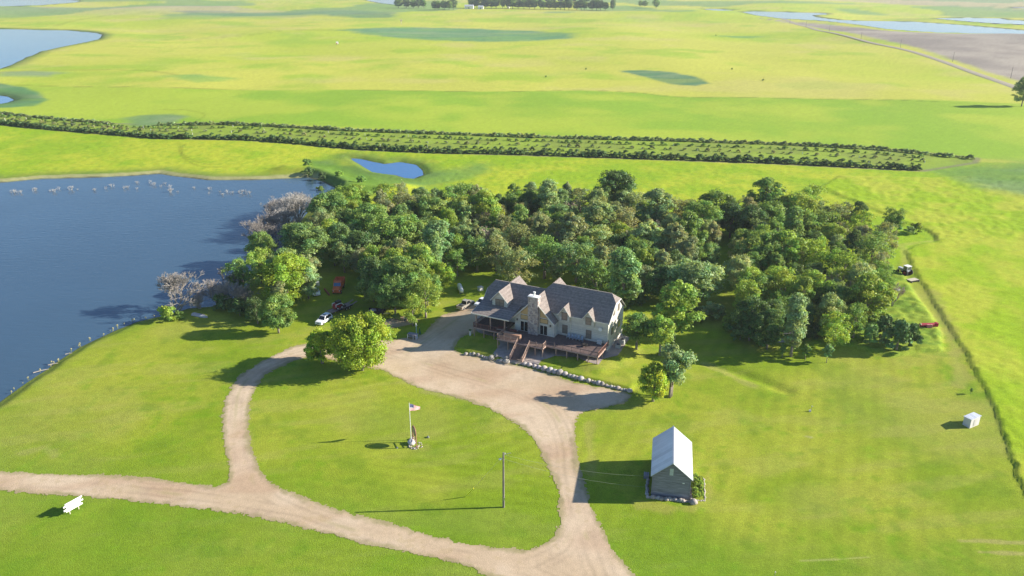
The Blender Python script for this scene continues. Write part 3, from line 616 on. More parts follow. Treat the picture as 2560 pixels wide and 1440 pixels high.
# hand placed trees: crown centre in the survey picture, crown width, kind, tone
for a in [(985, 728, 98, 'B3', 'mid'), (1030, 765, 78, 'O2', 'fresh'), (930, 690, 90, 'B5', 'deep'), (820, 522, 115, 'B0', 'mid'), (880, 498, 95, 'B1', 'fresh'), (935, 555, 120, 'B2', 'mid'), (900, 615, 90, 'B3', 'deep'), (1000, 585, 115, 'B4', 'mid'), (1095, 600, 135, 'C0', 'blue'), (962, 492, 80, 'O0', 'fresh'),
          (1152, 492, 125, 'O1', 'mid'), (1205, 515, 95, 'B5', 'fresh'), (1078, 530, 95, 'B0', 'mid'), (1020, 512, 80, 'O2', 'olive'), (940, 648, 85, 'B1', 'fresh'), (1010, 690, 105, 'B2', 'mid'), (1062, 735, 92, 'O1', 'fresh'), (955, 705, 100, 'B3', 'mid'), (1048, 655, 90, 'B4', 'fresh'),
          (1100, 690, 62, 'B5', 'yellow'), (1240, 622, 85, 'O2', 'olive'), (1192, 622, 90, 'O0', 'blue'), (1300, 600, 95, 'O1', 'olive'), (1372, 500, 130, 'C1', 'pale'), (1322, 512, 72, 'B0', 'deep'), (1290, 665, 112, 'O0', 'olive'), (1362, 640, 118, 'O1', 'mid'),
          (1432, 575, 112, 'C2', 'olive'), (1442, 650, 112, 'O2', 'blue'), (1500, 602, 112, 'O0', 'pale'), (1540, 472, 115, 'B5', 'deep'), (1592, 512, 110, 'O1', 'pale'), (1642, 520, 130, 'C0', 'pale'), (1702, 535, 130, 'O2', 'olive'), (1755, 545, 105, 'B2', 'mid'), (1560, 690, 120, 'C1', 'blue'), (1490, 690, 105, 'O0', 'mid'),
          (1622, 590, 112, 'C2', 'pale'), (1690, 600, 80, 'C2', 'olive'), (1450, 500, 85, 'O0', 'olive'), (1495, 545, 95, 'C2', 'pale'), (1565, 560, 100, 'O2', 'olive'), (1660, 700, 90, 'B3', 'deep'), (1600, 640, 90, 'B1', 'mid'), (1400, 590, 80, 'O2', 'olive'),
          (1915, 492, 120, 'C0', 'mid'), (1925, 545, 110, 'B3', 'mid'), (1990, 530, 112, 'B1', 'fresh'), (2050, 560, 112, 'O1', 'mid'), (2102, 545, 95, 'O2', 'olive'), (1882, 560, 92, 'B0', 'deep'), (1905, 632, 105, 'B4', 'mid'), (1892, 720, 98, 'O0', 'mid'), (1965, 620, 98, 'C0', 'fresh'), (2035, 640, 98, 'O1', 'fresh'),
          (2112, 670, 112, 'O1', 'fresh'), (2182, 625, 122, 'O2', 'mid'), (2152, 562, 85, 'O0', 'fresh'), (2232, 545, 60, 'O1', 'mid'), (2172, 745, 118, 'B0', 'fresh'), (2082, 750, 95, 'B3', 'mid'), (1880, 790, 95, 'B1', 'deep'), (1925, 812, 82, 'B2', 'deep'), (2200, 690, 66, 'O2', 'mid'), (2090, 818, 92, 'O0', 'fresh'),
          (1962, 715, 102, 'O0', 'fresh'), (2032, 725, 98, 'B5', 'fresh'), (1950, 770, 80, 'O1', 'mid'), (2140, 800, 80, 'O2', 'mid'), (1985, 470+95, 80, 'C1', 'mid'), (2215, 590, 80, 'O0', 'olive')]:
    grove(*a)
grove(760, 600, 142, 'B2', 'blue', 'large blue-green dome-crowned tree standing behind the yellow-green tree by the lake')
grove(712, 690, 158, 'B4', 'yellow', 'broad yellow-green tree between the lake and the white boat')
grove(650, 605, 75, 'B1', 'mid', 'small mid green tree on the lake bank right of the grey dead thicket'); grove(602, 672, 84, 'O0', 'mid', 'sparse mid green tree leaning over the lake edge above the grey scrub')
grove(648, 655, 80, 'O1', 'fresh', 'fresh green tree between the lake edge and the broad yellow-green tree'); grove(612, 735, 42, 'S0', 'yellow', 'small yellow-green leafy tuft among grey dead branches by the lake', cat='bush')
grove(690, 775, 90, 'B0', 'mid', 'low dark green tree below the broad yellow-green tree by the lawn'); grove(640, 772, 60, 'O2', 'deep', 'dull shaded tree in front of the grey lakeside scrub')
grove(1645, 662, 62, 'S1', 'lemon', 'small bright lemon-yellow tree among dull ones behind the right gable', cat='tree')
grove(1732, 690, 140, 'B3', 'pale', 'large pale green tree right of the house beside the dark lane', hfac=.62); grove(1690, 765, 120, 'C2', 'fresh', 'tall fresh green tree just right of the house gable', hfac=.55); grove(1780, 772, 62, 'S2', 'pale', 'small pale green leafy clump low beside the dark lane', cat='tree')
grove(1990, 800, 92, 'C1', 'pale', 'slender pale green twin-stemmed tree in front of the old shack')
for x, y, k, tn, lb, s in [(1591, 873, 'V1', 'mid', 'dark leafy tree with short trunk nearest the air conditioners', .88), (1649, 888, 'V1', 'fresh', 'green tree with short trunk on the lawn, second from the house gable', .92), (1676, 992, 'V0', 'pale', 'pale grey-green tree forking low on the lawn beside the boulder row', .95)]:
    X, Y = G2(x, y); put_tree(k, X, Y, lb, color=tone(tn), s=s, sz=s * (1 if k == 'V0' else 1.05), group=None); PLACED.append((X, Y))
X, Y = G2(1632, 1003); put_tree('MID', X, Y, 'yellow-green bushy tree at the end of the boulder row', color=tone('yellow'), s=.92, sz=1.25); PLACED.append((X, Y))
X, Y = G(906, 926); put_tree('BIG', X, Y, 'very large round yellow-green tree at the top of the driveway island', color=(.36, .48, .05), s=.99, sz=1.1); PLACED.append((X, Y))
X, Y = G(806, 908); put_tree('MID', X, Y, 'smaller yellow-green tree beside the big one on the driveway island', color=(.42, .56, .055), s=1.1, sz=1.2); PLACED.append((X, Y))
for x, y, k, tn, lb, s in [(1955, 894, 'Y0', 'mid', 'thin sapling on the lawn nearest the old shack', 1.0), (2012, 901, 'Y1', 'mid', 'middle sapling of the three on the lawn by the grove', 1.05), (2066, 907, 'Y1', 'blue', 'fullest blue-green sapling of the three on the lawn by the grove', 1.2)]:
    X, Y = G2(x, y); put_tree(k, X, Y, lb, 'sapling', tone(tn), s, group='saplings on the lawn'); PLACED.append((X, Y))
X, Y = G(2427, 985); put_tree('Y0', X, Y, 'tiny stake-like sapling on the lawn above the white hut', 'sapling', tone('mid'), .42)
for x, y, k, s, tn, lb in [(2240, 880, 'J0', 1.75, 'deep', 'broad dark juniper at the front corner of the weed patch'), (2272, 872, 'J0', 1.35, 'deep', 'narrower dark juniper right of the broad one by the weed patch'), (2205, 850, 'J0', 1.3, 'deep', 'low juniper just behind the front junipers'), (2172, 862, 'J0', 1.1, 'mid', 'small juniper at the left of the juniper cluster'),
                           (2132, 565, 'J1', 1.05, 'deep', 'little dark pointed spruce at the back of the right grove')]:
    X, Y = G2(x, y); put_tree(k, X, Y, lb, 'conifer', tone(tn), s); PLACED.append((X, Y))
for x, y, k, s, tn, lb in [(420, 800, 'S0', 1.1, 'fresh', 'low bright bush on the lake bank left of the upturned boat'), (448, 797, 'S1', .6, 'mid', 'small weedy bush beside the upturned boat'), (600, 790, 'S2', 1.1, 'deep', 'dark bush right of the upturned boat'), (560, 775, 'S0', 1.2, 'deep', 'dark bush behind the upturned boat'),
                           (660, 795, 'S1', 1.0, 'deep', 'dark bush on the lawn edge midway between boat and white SUV'), (720, 800, 'S2', .7, 'mid', 'low leafy bush near the white SUV'), (1850, 850, 'S0', 1.35, 'deep', 'dark bush at the mouth of the grove lane'), (1898, 862, 'S1', 1.35, 'mid', 'rounded bush left of the old shack'), (1925, 855, 'S2', 1.0, 'fresh', 'lighter bush touching the old shack'),
                           (2075, 858, 'S2', 1.3, 'fresh', 'fresh green bush behind the saplings'), (2110, 850, 'S0', 1.2, 'yellow', 'yellow-green bush at the edge of the weed patch'), (2290, 583, 'S1', 1.0, 'fresh', 'round fresh bush at the far mown corner'), (2272, 586, 'S2', .8, 'blue', 'greyish bush left of the round one at the far mown corner'),
                           (2240, 590, 'Y1', 1.9, 'mid', 'slim tree at the far corner of the right grove'), (2222, 583, 'Y0', 1.9, 'mid', 'slim tree beside another at the far corner of the right grove'), (990, 800, 'S0', .5, 'mid', 'low weed clump by the shaded gravel patch'), (800, 470, 'S1', .9, 'mid', 'bush on the dam at the lake corner'), (850, 452, 'S2', .8, 'fresh', 'bush on the dam facing the small pond'), (775, 436, 'S0', 1.0, 'deep', 'dark bush on the lake corner bank'), (806, 446, 'S1', .9, 'deep', 'dark bush on the bank right of the lake corner'), (905, 462, 'S2', .9, 'mid', 'bush on the dam nearest the grove'), (770, 420, 'S0', .9, 'mid', 'bush above the lake corner in the meadow')]:
    X, Y = G2(x, y); put_tree(k, X, Y, lb, 'bush', tone(tn), s)
# trees standing alone further off
X, Y = G(2553, 268); put_tree('B4', X, Y, 'lone large tree at the right edge beside the far road', color=tone('mid'), s=1.25, sz=1.5)
X, Y = G(1640, 22); put_tree('B2', X, Y, 'lone big pale tree right of the farmstead trees', color=tone('blue'), s=1.9, sz=1.5)
X, Y = G(1612, 18); put_tree('B3', X, Y, 'lone dark tree second right of the farmstead trees', color=tone('mid'), s=1.4, sz=1.2)
X, Y = G(1601, 17); put_tree('B1', X, Y, 'lone dark tree nearest the farmstead row of trees', color=tone('mid'), s=1.1, sz=1.1)
# hidden depth of the grove: filled so that no tree crowds another
GROVE = GP([(780, 580), (830, 500), (1000, 478), (1150, 475), (1400, 480), (1620, 498), (1800, 540), (1800, 600), (1740, 640), (1620, 700), (1400, 660), (1290, 640), (1180, 690), (1090, 700), (960, 720), (890, 660), (800, 640), (740, 720), (690, 735), (690, 640)], 7)
GAPB = [(1790, 520, 100, 'B1', 'mid'), (1830, 540, 95, 'B3', 'deep'), (1720, 580, 90, 'C0', 'mid'), (2030, 500, 90, 'O1', 'fresh')]
for a in GAPB: grove(*a)
GROVE2 = GP([(1868, 500), (2000, 500), (2170, 545), (2205, 610), (2215, 740), (2130, 805), (1990, 790), (1870, 790), (1845, 640)], 7)
def inside(P, x, y): return float(sdpoly(P, np.array([x]), np.array([y]), 60)[0]) < 0
fills = 0
for P, tones, seedn in ((GROVE, ('deep', 'mid', 'olive', 'fresh', 'olive', 'blue', 'pale'), 5200), (GROVE2, ('deep', 'mid', 'mid', 'fresh', 'pale', 'olive'), 3200)):
    x0, y0 = P.min(0); x1, y1 = P.max(0)
    for k in range(seedn):
        x, y = rnd.uniform(x0, x1), rnd.uniform(y0, y1)
        if not inside(P, x, y) or min((x - a) ** 2 + (y - b) ** 2 for a, b in PLACED) < 5.4 ** 2: continue
        if (x + 47) ** 2 + (y - 199) ** 2 < 9 ** 2 or (-21 < x < -4 and 176 < y < 206) or (x - 111) ** 2 + (y - 207) ** 2 < 64: continue
        PLACED.append((x, y)); fills += 1; kd = rnd.choice(('B0', 'B1', 'B2', 'B3', 'B4', 'B5', 'O0', 'O1', 'O2', 'C0', 'C2')); tn = rnd.choice(tones); s = rnd.uniform(.62, .86)
        # where does it show in the survey picture
        dz = 6.5 - CAM_H; dp = y * math.cos(PITCH) - dz * math.sin(PITCH); up = y * math.sin(PITCH) + dz * math.cos(PITCH); row, col = zone(1280 + FPX * x / dp, 720 - FPX * up / dp)
        put_tree(kd, x, y, f"{'low' if s < .74 else 'medium'} {TONE[tn][1]} {KN[kd[0]]} hidden {row}, {col}", color=tone(tn), s=s, sz=s * rnd.uniform(.95, 1.15), group='trees of the grove round the house')
# undergrowth along the sunny foot of the groves
UG = [(600, 790), (640, 800), (690, 805), (1560, 770), (1600, 760), (1700, 800), (1740, 810), (1840, 830), (1880, 845), (1950, 842), (2010, 848), (2040, 845), (2100, 835), (2150, 825), (2190, 815)]
for i, (px, py) in enumerate(UG):
    for j in range(3 if i % 2 else 2):
        x, y = G2(px + rnd.uniform(-22, 22), py + rnd.uniform(-14, 6)); row, col = zone(px, py - 60); tn = rnd.choice(('deep', 'mid', 'fresh') if px > 1800 else ('deep', 'mid'))
        put_tree(('S0', 'S1', 'S2')[rnd.randrange(3)], x, y, f"{TONE[tn][1]} undergrowth bush at the foot of the grove, {col}", 'bush', tone(tn), rnd.uniform(.55, 1.2), group='undergrowth bushes of the grove')
# dead and leafless trees
GREY = (1.0, .95, .92)
for px, py, h, s, key, lb in [(440, 778, 7.5, 1.28, 'D0', 'big leafless grey tree standing in the lake shallows'), (645, 596, 7, 1.15, 'D1', 'leafless grey thicket tree furthest out in the lake'), (676, 585, 7, 1.3, 'D5', 'leafless grey tree in the middle of the lakeside thicket'), (712, 566, 7, 1.4, 'D6', 'leafless tree with whitish twigs in the lakeside thicket'),
                              (748, 556, 7, 1.4, 'D5', 'leafless whitish tree at the landward end of the thicket'), (692, 548, 7, 1.35, 'D1', 'leafless grey tree at the back of the thicket'), (728, 535, 7, 1.35, 'D6', 'leafless whitish tree at the far tip of the thicket'), (660, 625, 6, .9, 'D6', 'low leafless bush at the foot of the lakeside thicket'), (760, 520, 7, .9, 'D5', 'leafless grey tree nearest the lake corner'),
                              (555, 692, 5, 1.0, 'D3', 'thin leafless snag standing in the lake'), (545, 758, 7, .9, 'D1', 'grey leafless bush on the bank left of the yellow-green tree'), (580, 772, 7, .95, 'D6', 'tangled grey leafless bush behind the dark bushes'), (615, 775, 7, .8, 'D5', 'grey leafless bush next to the yellow tuft'), (500, 775, 7, .55, 'D6', 'small grey leafless bush at the water line'), (590, 725, 7, .8, 'D1', 'grey leafless bush leaning over the lake right of the thin snag')]:
    X, Y = G(px, py, -.4); wh = 'whitish' in lb; mu, sp, dpth, ln = {'D0': (5, .8, 6, .95), 'D1': (7, .62, 5, .6), 'D5': (8, .6, 5, .55), 'D6': (8, .7, 5, .65), 'D3': (1, .5, 5, .2)}[key]
    put_dead(key, X, Y, lb, h=h, s=s * 1.3, color=(.86, .90, .88) if wh else (.66, .66, .64), group='leafless trees by the lake', multi=mu, spread=sp, lean=ln, r0=.13, depth=dpth)
for px, py, s, lb in [(1240, 640, 1.75, 'leafless forked tree showing pale branches above the crowns behind the left wing'), (1275, 655, 1.5, 'leafless greyish tree beside the pale forked one'), (1060, 760, 1.45, 'dead pale branches within the tree left of the gas tank'), (1560, 640, 1.6, 'leafless greyish tree behind the right wing ridge'), (1690, 690, 1.8, 'tall thin leafless tree above the lemon-yellow one'),
                      (1480, 610, 1.6, 'leafless brownish tree amid the grove behind the chimney'), (2185, 800, 1.2, 'leafless greyish tree near the red machine'), (2230, 770, 1.1, 'brownish leafless shrub near the mown path'), (1000, 560, 1.4, 'leafless grey tree at the back edge above the orange truck'), (1860, 700, 1.4, 'leafless thin tree along the dark lane'), (1330, 610, 1.7, 'leafless greyish tree among the olive crowns behind the chimney'), (1400, 640, 1.7, 'bare twiggy tree behind the roof valley'), (1520, 585, 1.8, 'bare twiggy greyish tree in the middle of the grove'), (1440, 560, 1.7, 'bare twiggy tree at the back above the chimney'), (1210, 590, 1.6, 'bare twiggy tree above the gas tank'), (1640, 620, 1.8, 'bare twiggy tree above the right gable'), (1980, 700, 1.8, 'bare twiggy tree in the right grove'), (2080, 760, 1.7, 'bare twiggy tree behind the weed patch'), (1120, 640, 1.6, 'bare twiggy tree right of the orange truck'), (1930, 640, 1.8, 'bare twiggy tree near the dark lane in the right grove')]:
    X, Y = G(px, py); put_dead('D4' if s > 1.5 else 'D2', X, Y, lb, h=6.2, s=s * 1.05, color=(.9, .8, .72), group='leafless trees in the grove', multi=2, lean=.35, spread=.62, r0=.15)
# drowned snags in the lake
for i, (px, py) in enumerate([(33, 482), (42, 480), (50, 483), (82, 478), (90, 476), (125, 478), (134, 480), (145, 474), (178, 475), (196, 474), (236, 476), (262, 473), (280, 466), (308, 472), (318, 470), (340, 474), (344, 458), (372, 458), (386, 463), (400, 468), (412, 461), (425, 470), (425, 480), (446, 480), (486, 471), (520, 484), (524, 474), (550, 480), (556, 488), (568, 482), (580, 484), (594, 480), (604, 484), (614, 480), (622, 486), (650, 512)]):
    X, Y = G(px, py, WZ); put_dead(('K0', 'K1')[i % 2], X, Y, 'whitish drowned snag poking out of the lake' if i % 2 else 'bushy grey drowned snag poking out of the lake', h=2.6 if i % 2 == 0 else 2.2, s=rnd.uniform(.6, 1.2), color=(.85, .92, .95), group='drowned snags in the lake', name='snag', cat='snag', z=WZ - .3, multi=4 - i % 2 * 2, depth=3, r0=.09, lean=.8)
# ---- windbreak: rows of young shrubs
def bush_proto(seed, n, r, h):
    (V, F, C), L = crown(seed, h, r, .05, nl=9, n=n, leaf=.34, shape='dome'); return V, F, C
BP = [bush_proto(200 + i, 330, 1.45, 2.1 + .2 * i) for i in range(4)]
BROOT = [None] * 4; stuffV, stuffF, stuffC = [], [], []; nbush = 0
def row_pts(pix, step, jit):
    P = GP(pix); d = np.r_[0, np.cumsum(np.hypot(*np.diff(P, axis=0).T))]; s = np.arange(0, d[-1], step)
    return [(np.interp(q + rnd.uniform(-1, 1) * jit, d, P[:, 0]) + rnd.uniform(-.4, .4), np.interp(q, d, P[:, 1]) + rnd.uniform(-1, 1) * jit * .5) for q in s]
FRONT = [(0, 309), (200, 326), (400, 346), (620, 352), (730, 359), (900, 373), (1100, 382), (1300, 386), (1600, 396), (1900, 406), (2100, 416), (2305, 426)]
TOP = [(0, 285), (200, 300), (285, 308)]; TOP2 = [(400, 312), (560, 313), (850, 328), (1100, 336), (1400, 346), (1700, 353), (2000, 363), (2200, 374), (2440, 400)]
def lerpix(A, B, t): return [(x, (1 - t) * np.interp(x, [a[0] for a in A], [a[1] for a in A]) + t * np.interp(x, [b[0] for b in B], [b[1] for b in B])) for x in range(0, 2420, 110)]
TT = TOP + TOP2
rows_ = [(row_pts(FRONT, 1.46, .25), 'deep', 'dark leafy shrub in the unbroken front row of the windbreak', 1.3), (row_pts(TOP, 1.5, .4), 'pale', 'greyish shrub in the back row of the windbreak near the lake end', .95), (row_pts(TOP2, 1.45, .4), 'pale', 'greyish shrub in the long back row of the windbreak', 1.08)]
for t, st, tn, lb in ((.74, 3.6, 'deep', 'separate rounded shrub just behind the front row of the windbreak'), (.48, 5, 'olive', 'small lone shrub in the middle row of the windbreak'), (.24, 3.2, 'mid', 'shrub in the row before the back row of the windbreak')):
    rows_.append((row_pts(lerpix(TT, FRONT, t), st, 1.6), tn, lb, .85))
for pts, tn, lb, sc in rows_:
    for (x, y) in pts:
        if abs(x + 150) < 20 and sc < .9 and rnd.random() < .5: continue
        k = rnd.randrange(4); s = sc * rnd.uniform(.5, 1.25); c = tone(tn, .3)
        z = hz1(x, y); show = nbush < 300 and (tn == 'deep')
        if show:
            nbush += 1
            if BROOT[k] is None:
                V, F, C = BP[k]; o = npmesh('shrub', V, F, LEAF, col=C); tag(o, lb, 'shrub', 'shrubs of the windbreak rows'); BROOT[k] = o
            else:
                o = BROOT[k].copy(); link(o); o['label'] = lb
            o.location = (x, y, z); o.scale = (s * 1.15, s * 1.15, s * rnd.uniform(.5, .8)); o.rotation_euler = (0, 0, rnd.uniform(0, 6.28)); o.color = (*c, 1)
        else:
            V, F, C = BP[k]; a = rnd.uniform(0, 6.28); ca, sa = math.cos(a), math.sin(a)
            W = np.stack([V[:, 0] * ca - V[:, 1] * sa, V[:, 0] * sa + V[:, 1] * ca, V[:, 2]], 1)[:] * s * np.array([1.15, 1.15, .66]) + np.array([x, y, z])
            W = W[:4 * 200] if False else W
            stuffF.append(F + sum(len(q) for q in stuffV)); stuffV.append(W); stuffC.append(C * np.array(c))
o = npmesh('windbreak_shrubs', np.concatenate(stuffV), np.concatenate(stuffF), LEAF, col=np.concatenate(stuffC)); o.color = (1, 1, 1, 1)
tag(o, 'rows of low greyish shrubs filling the windbreak behind its dark front row', 'shrubs', kind='stuff')
# pale planting stakes in the windbreak
stk = None
for t in (.2, .5, .8):
    for (x, y) in row_pts(lerpix(TT, FRONT, t), 26, 6):
        if stk is None: stk = MB().box(-.09, .09, -.09, .09, 0, 1.1).build('plant_tube', mat('tube_white', (.8, .78, .72), .6)); tag(stk, 'pale plant tube standing between the windbreak shrubs', 'plant tube', 'plant tubes in the windbreak'); o = stk
        else: o = stk.copy(); link(o)
        o.location = (x, y, hz1(x, y))
# farmstead trees far away
fx = [(x, 22 + (x - 1170) * .010 + (1 if x < 1130 else 0)) for x in list(range(1000, 1075, 15)) + list(range(1085, 1140, 12))] + [(x, 19 + (x - 1230) * .017) for x in range(1178, 1530, 13)]
for i, (px, py) in enumerate(fx):
    X, Y = G(px + rnd.uniform(-3, 3), py - 2); k = ('B0', 'B1', 'B2', 'B3')[i % 4]; big = px < 1080
    X, Y = G(px + rnd.uniform(-4, 4), (20 if px < 1080 else py + 2)); side = 'left of' if px < 1150 else 'right of'
    put_tree(k, X, Y, f"{'bushy dark' if i % 2 else 'rounded mid green'} tree in the distant farmstead row {side} the white barns", color=tone('deep' if i % 2 else 'mid'), s=1.8 * rnd.uniform(.8, 1.25), sz=rnd.uniform(1.3, 1.9), group='distant farmstead trees')
for px, py in [(x, 10 - (x - 1250) * .004) for x in range(1230, 1500, 17)]:
    X, Y = G(px, py); put_tree('B5', X, Y, 'tree in the rear row of the distant farmstead shelter', color=tone('deep'), s=2.2, sz=1.9, group='distant farmstead trees')
# pale seed-headed reeds and drift along the near shore
rd = MB(); q = random.Random(4)
for k in range(14):
    a = q.uniform(0, 6.28); r = q.uniform(0, .16); rd.tube((r * math.cos(a), r * math.sin(a), -.2), (r * 2 * math.cos(a), r * 2 * math.sin(a), q.uniform(.5, .9)), .012, .01, 3)
rh = MB()
for k in range(9):
    a = q.uniform(0, 6.28); r = q.uniform(.05, .22); rh.ball((r * math.cos(a), r * math.sin(a), q.uniform(.6, .95)), (.09, .09, .14), 5, 4, .2, k)
RM = mat('reed_stalk', (.35, .36, .16), .9); RH = mat('reed_head', (.40, .37, .20), .95); root = None
ds = GP([(x, y) for x, y in [(0, 1003), (60, 960), (110, 928), (160, 893), (200, 866), (240, 847), (290, 823), (340, 803), (400, 789)]], -.5)
dd = np.r_[0, np.cumsum(np.hypot(*np.diff(ds, axis=0).T))]
for k in range(28):
    s_ = rnd.uniform(0, 1) ** 1.25 * dd[-1]; x = np.interp(s_, dd, ds[:, 0]) + rnd.uniform(-1.1, .3); y = np.interp(s_, dd, ds[:, 1]) + rnd.uniform(-.2, .9); lb = 'pale seed-headed reed tuft at the near lake edge'
    if root is None: root = thing('reed_tuft', lb, 'reeds', (x, y, -.72), 0, 'reed tufts on the near shore'); rd.build('stalks', RM, root); rh.build('seed_heads', RH, root)
    else: dup(root, (x, y, -.72), rnd.uniform(0, 6), scale=(rnd.uniform(.35, .9),) * 3)
dw = None
for px, py, ln, rz in [(103, 928, 3.0, .62), (133, 911, 2.0, .5), (172, 885, 1.4, .45)]:
    X, Y = G(px, py, -.5); o = MB().path([(-ln / 2, 0, 0), (0, .08, .05), (ln / 2, -.05, .02)], [.1, .09, .05], 6).build('driftwood', DEADW); o.location = (X, Y, -.42); o.rotation_euler = (0, 0, rz); o.color = (.8, .78, .72, 1)
    tag(o, 'bleached driftwood log lying along the near lake edge', 'driftwood', 'driftwood on the near shore')
# ================================================================== THE HOUSE
SID = mat_lines('siding', (.62, .60, .53), 'Z', .2, .72, .75, (1.2, .08), .2, .14)
SHG = mat_lines('shingles', (.265, .23, .21), 'Z', .16, .7, .95, (2.2, .28), .05, .2)
TRIM = mat('trim', (.68, .66, .58), .6, noise=(1, .06)); TAN = mat('tan_reflection', (.55, .40, .20), .5, noise=(1.5, .1)); FRAME = mat('window_frame', (.11, .09, .08), .6)  # TAN: interior wood reflected in the entrance gable glass, put into the pane colour
GLASS = mat('window_glass', (.10, .11, .12), .08, spec=.9); BLIND = mat('window_blind', (.22, .19, .16), .25, spec=.7, noise=(2, .1)); DARKG = mat('dark_glass', (.015, .017, .02), .06, spec=.9)
DECK = mat_lines('deck_boards', (.15, .11, .10), 'X', .15, .55, .8, (2, .2), .15, .1); REDW = mat('red_wood', (.38, .265, .21), .75, noise=(2.5, .2)); DKIRON = mat('dark_iron', (.03, .028, .027), .5)
WHITE = mat('white_paint', (.80, .80, .77), .5, noise=(1, .04)); BLACK = mat('black_rubber', (.018, .018, .018), .9); STEEL = mat('galvanised_steel', (.55, .56, .57), .35, .8)
def stone_mat(name, cols, sc=2.4):
    m = bpy.data.materials.new(name); m.use_nodes = True; n = m.node_tree.nodes; l = m.node_tree.links; p = n['Principled BSDF']; p.inputs['Roughness'].default_value = .9
    tc = n.new('ShaderNodeTexCoord'); v = n.new('ShaderNodeTexVoronoi'); v.inputs['Scale'].default_value = sc; l.new(tc.outputs['Object'], v.inputs[0])
    v2 = n.new('ShaderNodeTexVoronoi'); v2.feature = 'DISTANCE_TO_EDGE'; v2.inputs['Scale'].default_value = sc; l.new(tc.outputs['Object'], v2.inputs[0])
    sx = n.new('ShaderNodeSeparateColor'); l.new(v.outputs['Color'], sx.inputs[0]); cr = n.new('ShaderNodeValToRGB'); cr.color_ramp.interpolation = 'CONSTANT'
    for i, c in enumerate(cols):
        e = cr.color_ramp.elements[i] if i < 2 else cr.color_ramp.elements.new(i / len(cols)); e.position = i / len(cols); e.color = (*c, 1)
    l.new(sx.outputs[0], cr.inputs[0]); g = n.new('ShaderNodeMapRange'); g.inputs[1].default_value = .02; g.inputs[2].default_value = .07; l.new(v2.outputs[0], g.inputs[0])
    mx = n.new('ShaderNodeMix'); mx.data_type = 'RGBA'; mx.inputs[6].default_value = (.42, .38, .34, 1); l.new(g.outputs[0], mx.inputs[0]); l.new(cr.outputs[0], mx.inputs[7]); l.new(mx.outputs[2], p.inputs['Base Color'])
    b = n.new('ShaderNodeBump'); b.inputs['Distance'].default_value = .06; l.new(g.outputs[0], b.inputs['Height']); l.new(b.outputs[0], p.inputs['Normal']); return m
FSTONE = stone_mat('fieldstone', [(.50, .42, .37), (.34, .29, .29), (.60, .53, .47), (.43, .34, .30), (.54, .49, .46), (.28, .24, .25)])
HZ = 1.5; HK = (CAM_H - HZ) / CAM_H; HO = (21.41 * HK, 159.67 * HK); HR = -math.radians(26.5)      # the house stands on its terrace
def HL(s, t, z=0.0): s *= HK; t *= HK; c, sn = math.cos(HR), math.sin(HR); return (HO[0] + s * c - t * sn, HO[1] + s * sn + t * c, z * HK + HZ)
H = thing('lodge_house', 'large beige two-winged house with dark shingle roof and tall stone chimney', 'house', (*HO, HZ), HR)
H.scale = (HK,) * 3
def window(s0, s1, z0, z1, t, par=None, m=BLIND, nx=1, nz=2, fr=.09):
    w_ = MB(); w_.box(s0 - fr, s1 + fr, t - .07, t + .02, z0 - fr, z0); w_.box(s0 - fr, s1 + fr, t - .07, t + .02, z1, z1 + fr); w_.box(s0 - fr, s0, t - .07, t + .02, z0, z1); w_.box(s1, s1 + fr, t - .07, t + .02, z0, z1)
    for i in range(1, nx): x = s0 + (s1 - s0) * i / nx; w_.box(x - .05, x + .05, t - .065, t, z0, z1)
    for i in range(1, nz): z = z0 + (z1 - z0) * i / nz; w_.box(s0, s1, t - .06, t, z - .03, z + .03)
    o = w_.build('window', FRAME, par or H); MB().box(s0, s1, t - .035, t, z0, z1).build('pane', m, o); return o
# right wing
K = .875; zr = 12.05; tr_ = 5.2
fz = lambda t: 7.15 + K * (t + .4)
MB().prism([(0, 0), (10.4, 0), (10.4, 7.2), (6.9, 10.2), (3.5, 10.2), (0, 7.2)], 'x', -17.0, 0).build('wall', SID, H)
rf = MB(); rf.slab([(-17.3, -.4, fz(-.4)), (.4, -.4, fz(-.4)), (.4, 3.5, fz(3.5)), (-1.15, 5.2, zr), (-15.65, 5.2, zr), (-17.3, 3.5, fz(3.5))], .2)
rf.slab([(-17.3, 10.8, fz(-.4)), (.4, 10.8, fz(-.4)), (.4, 6.9, fz(3.5)), (-1.15, 5.2, zr), (-15.65, 5.2, zr), (-17.3, 6.9, fz(3.5))][::-1], .2)
rf.slab([(.4, 3.5, fz(3.5)), (.4, 6.9, fz(3.5)), (-1.15, 5.2, zr)], .2); rf.slab([(-17.3, 3.5, fz(3.5)), (-15.65, 5.2, zr), (-17.3, 6.9, fz(3.5))], .2)
RF = rf.build('roof', SHG, H)
cp = MB().box(-15.65, -1.15, 5.1, 5.3, zr - .02, zr + .06).build('ridge_cap', mat('ridge', (.34, .30, .27), .9), RF)
fa = MB(); fa.box(-12.3, .42, -.5, -.4, fz(-.4) - .28, fz(-.4) - .03)
fa.path([(.44, -.45, fz(-.4) - .12), (.44, 3.5, fz(3.5) - .12), (.44, 6.9, fz(3.5) - .12), (.44, 10.8, fz(-.4) - .12)], [.1] * 4, 4); fa.build('fascia', TRIM, RF)
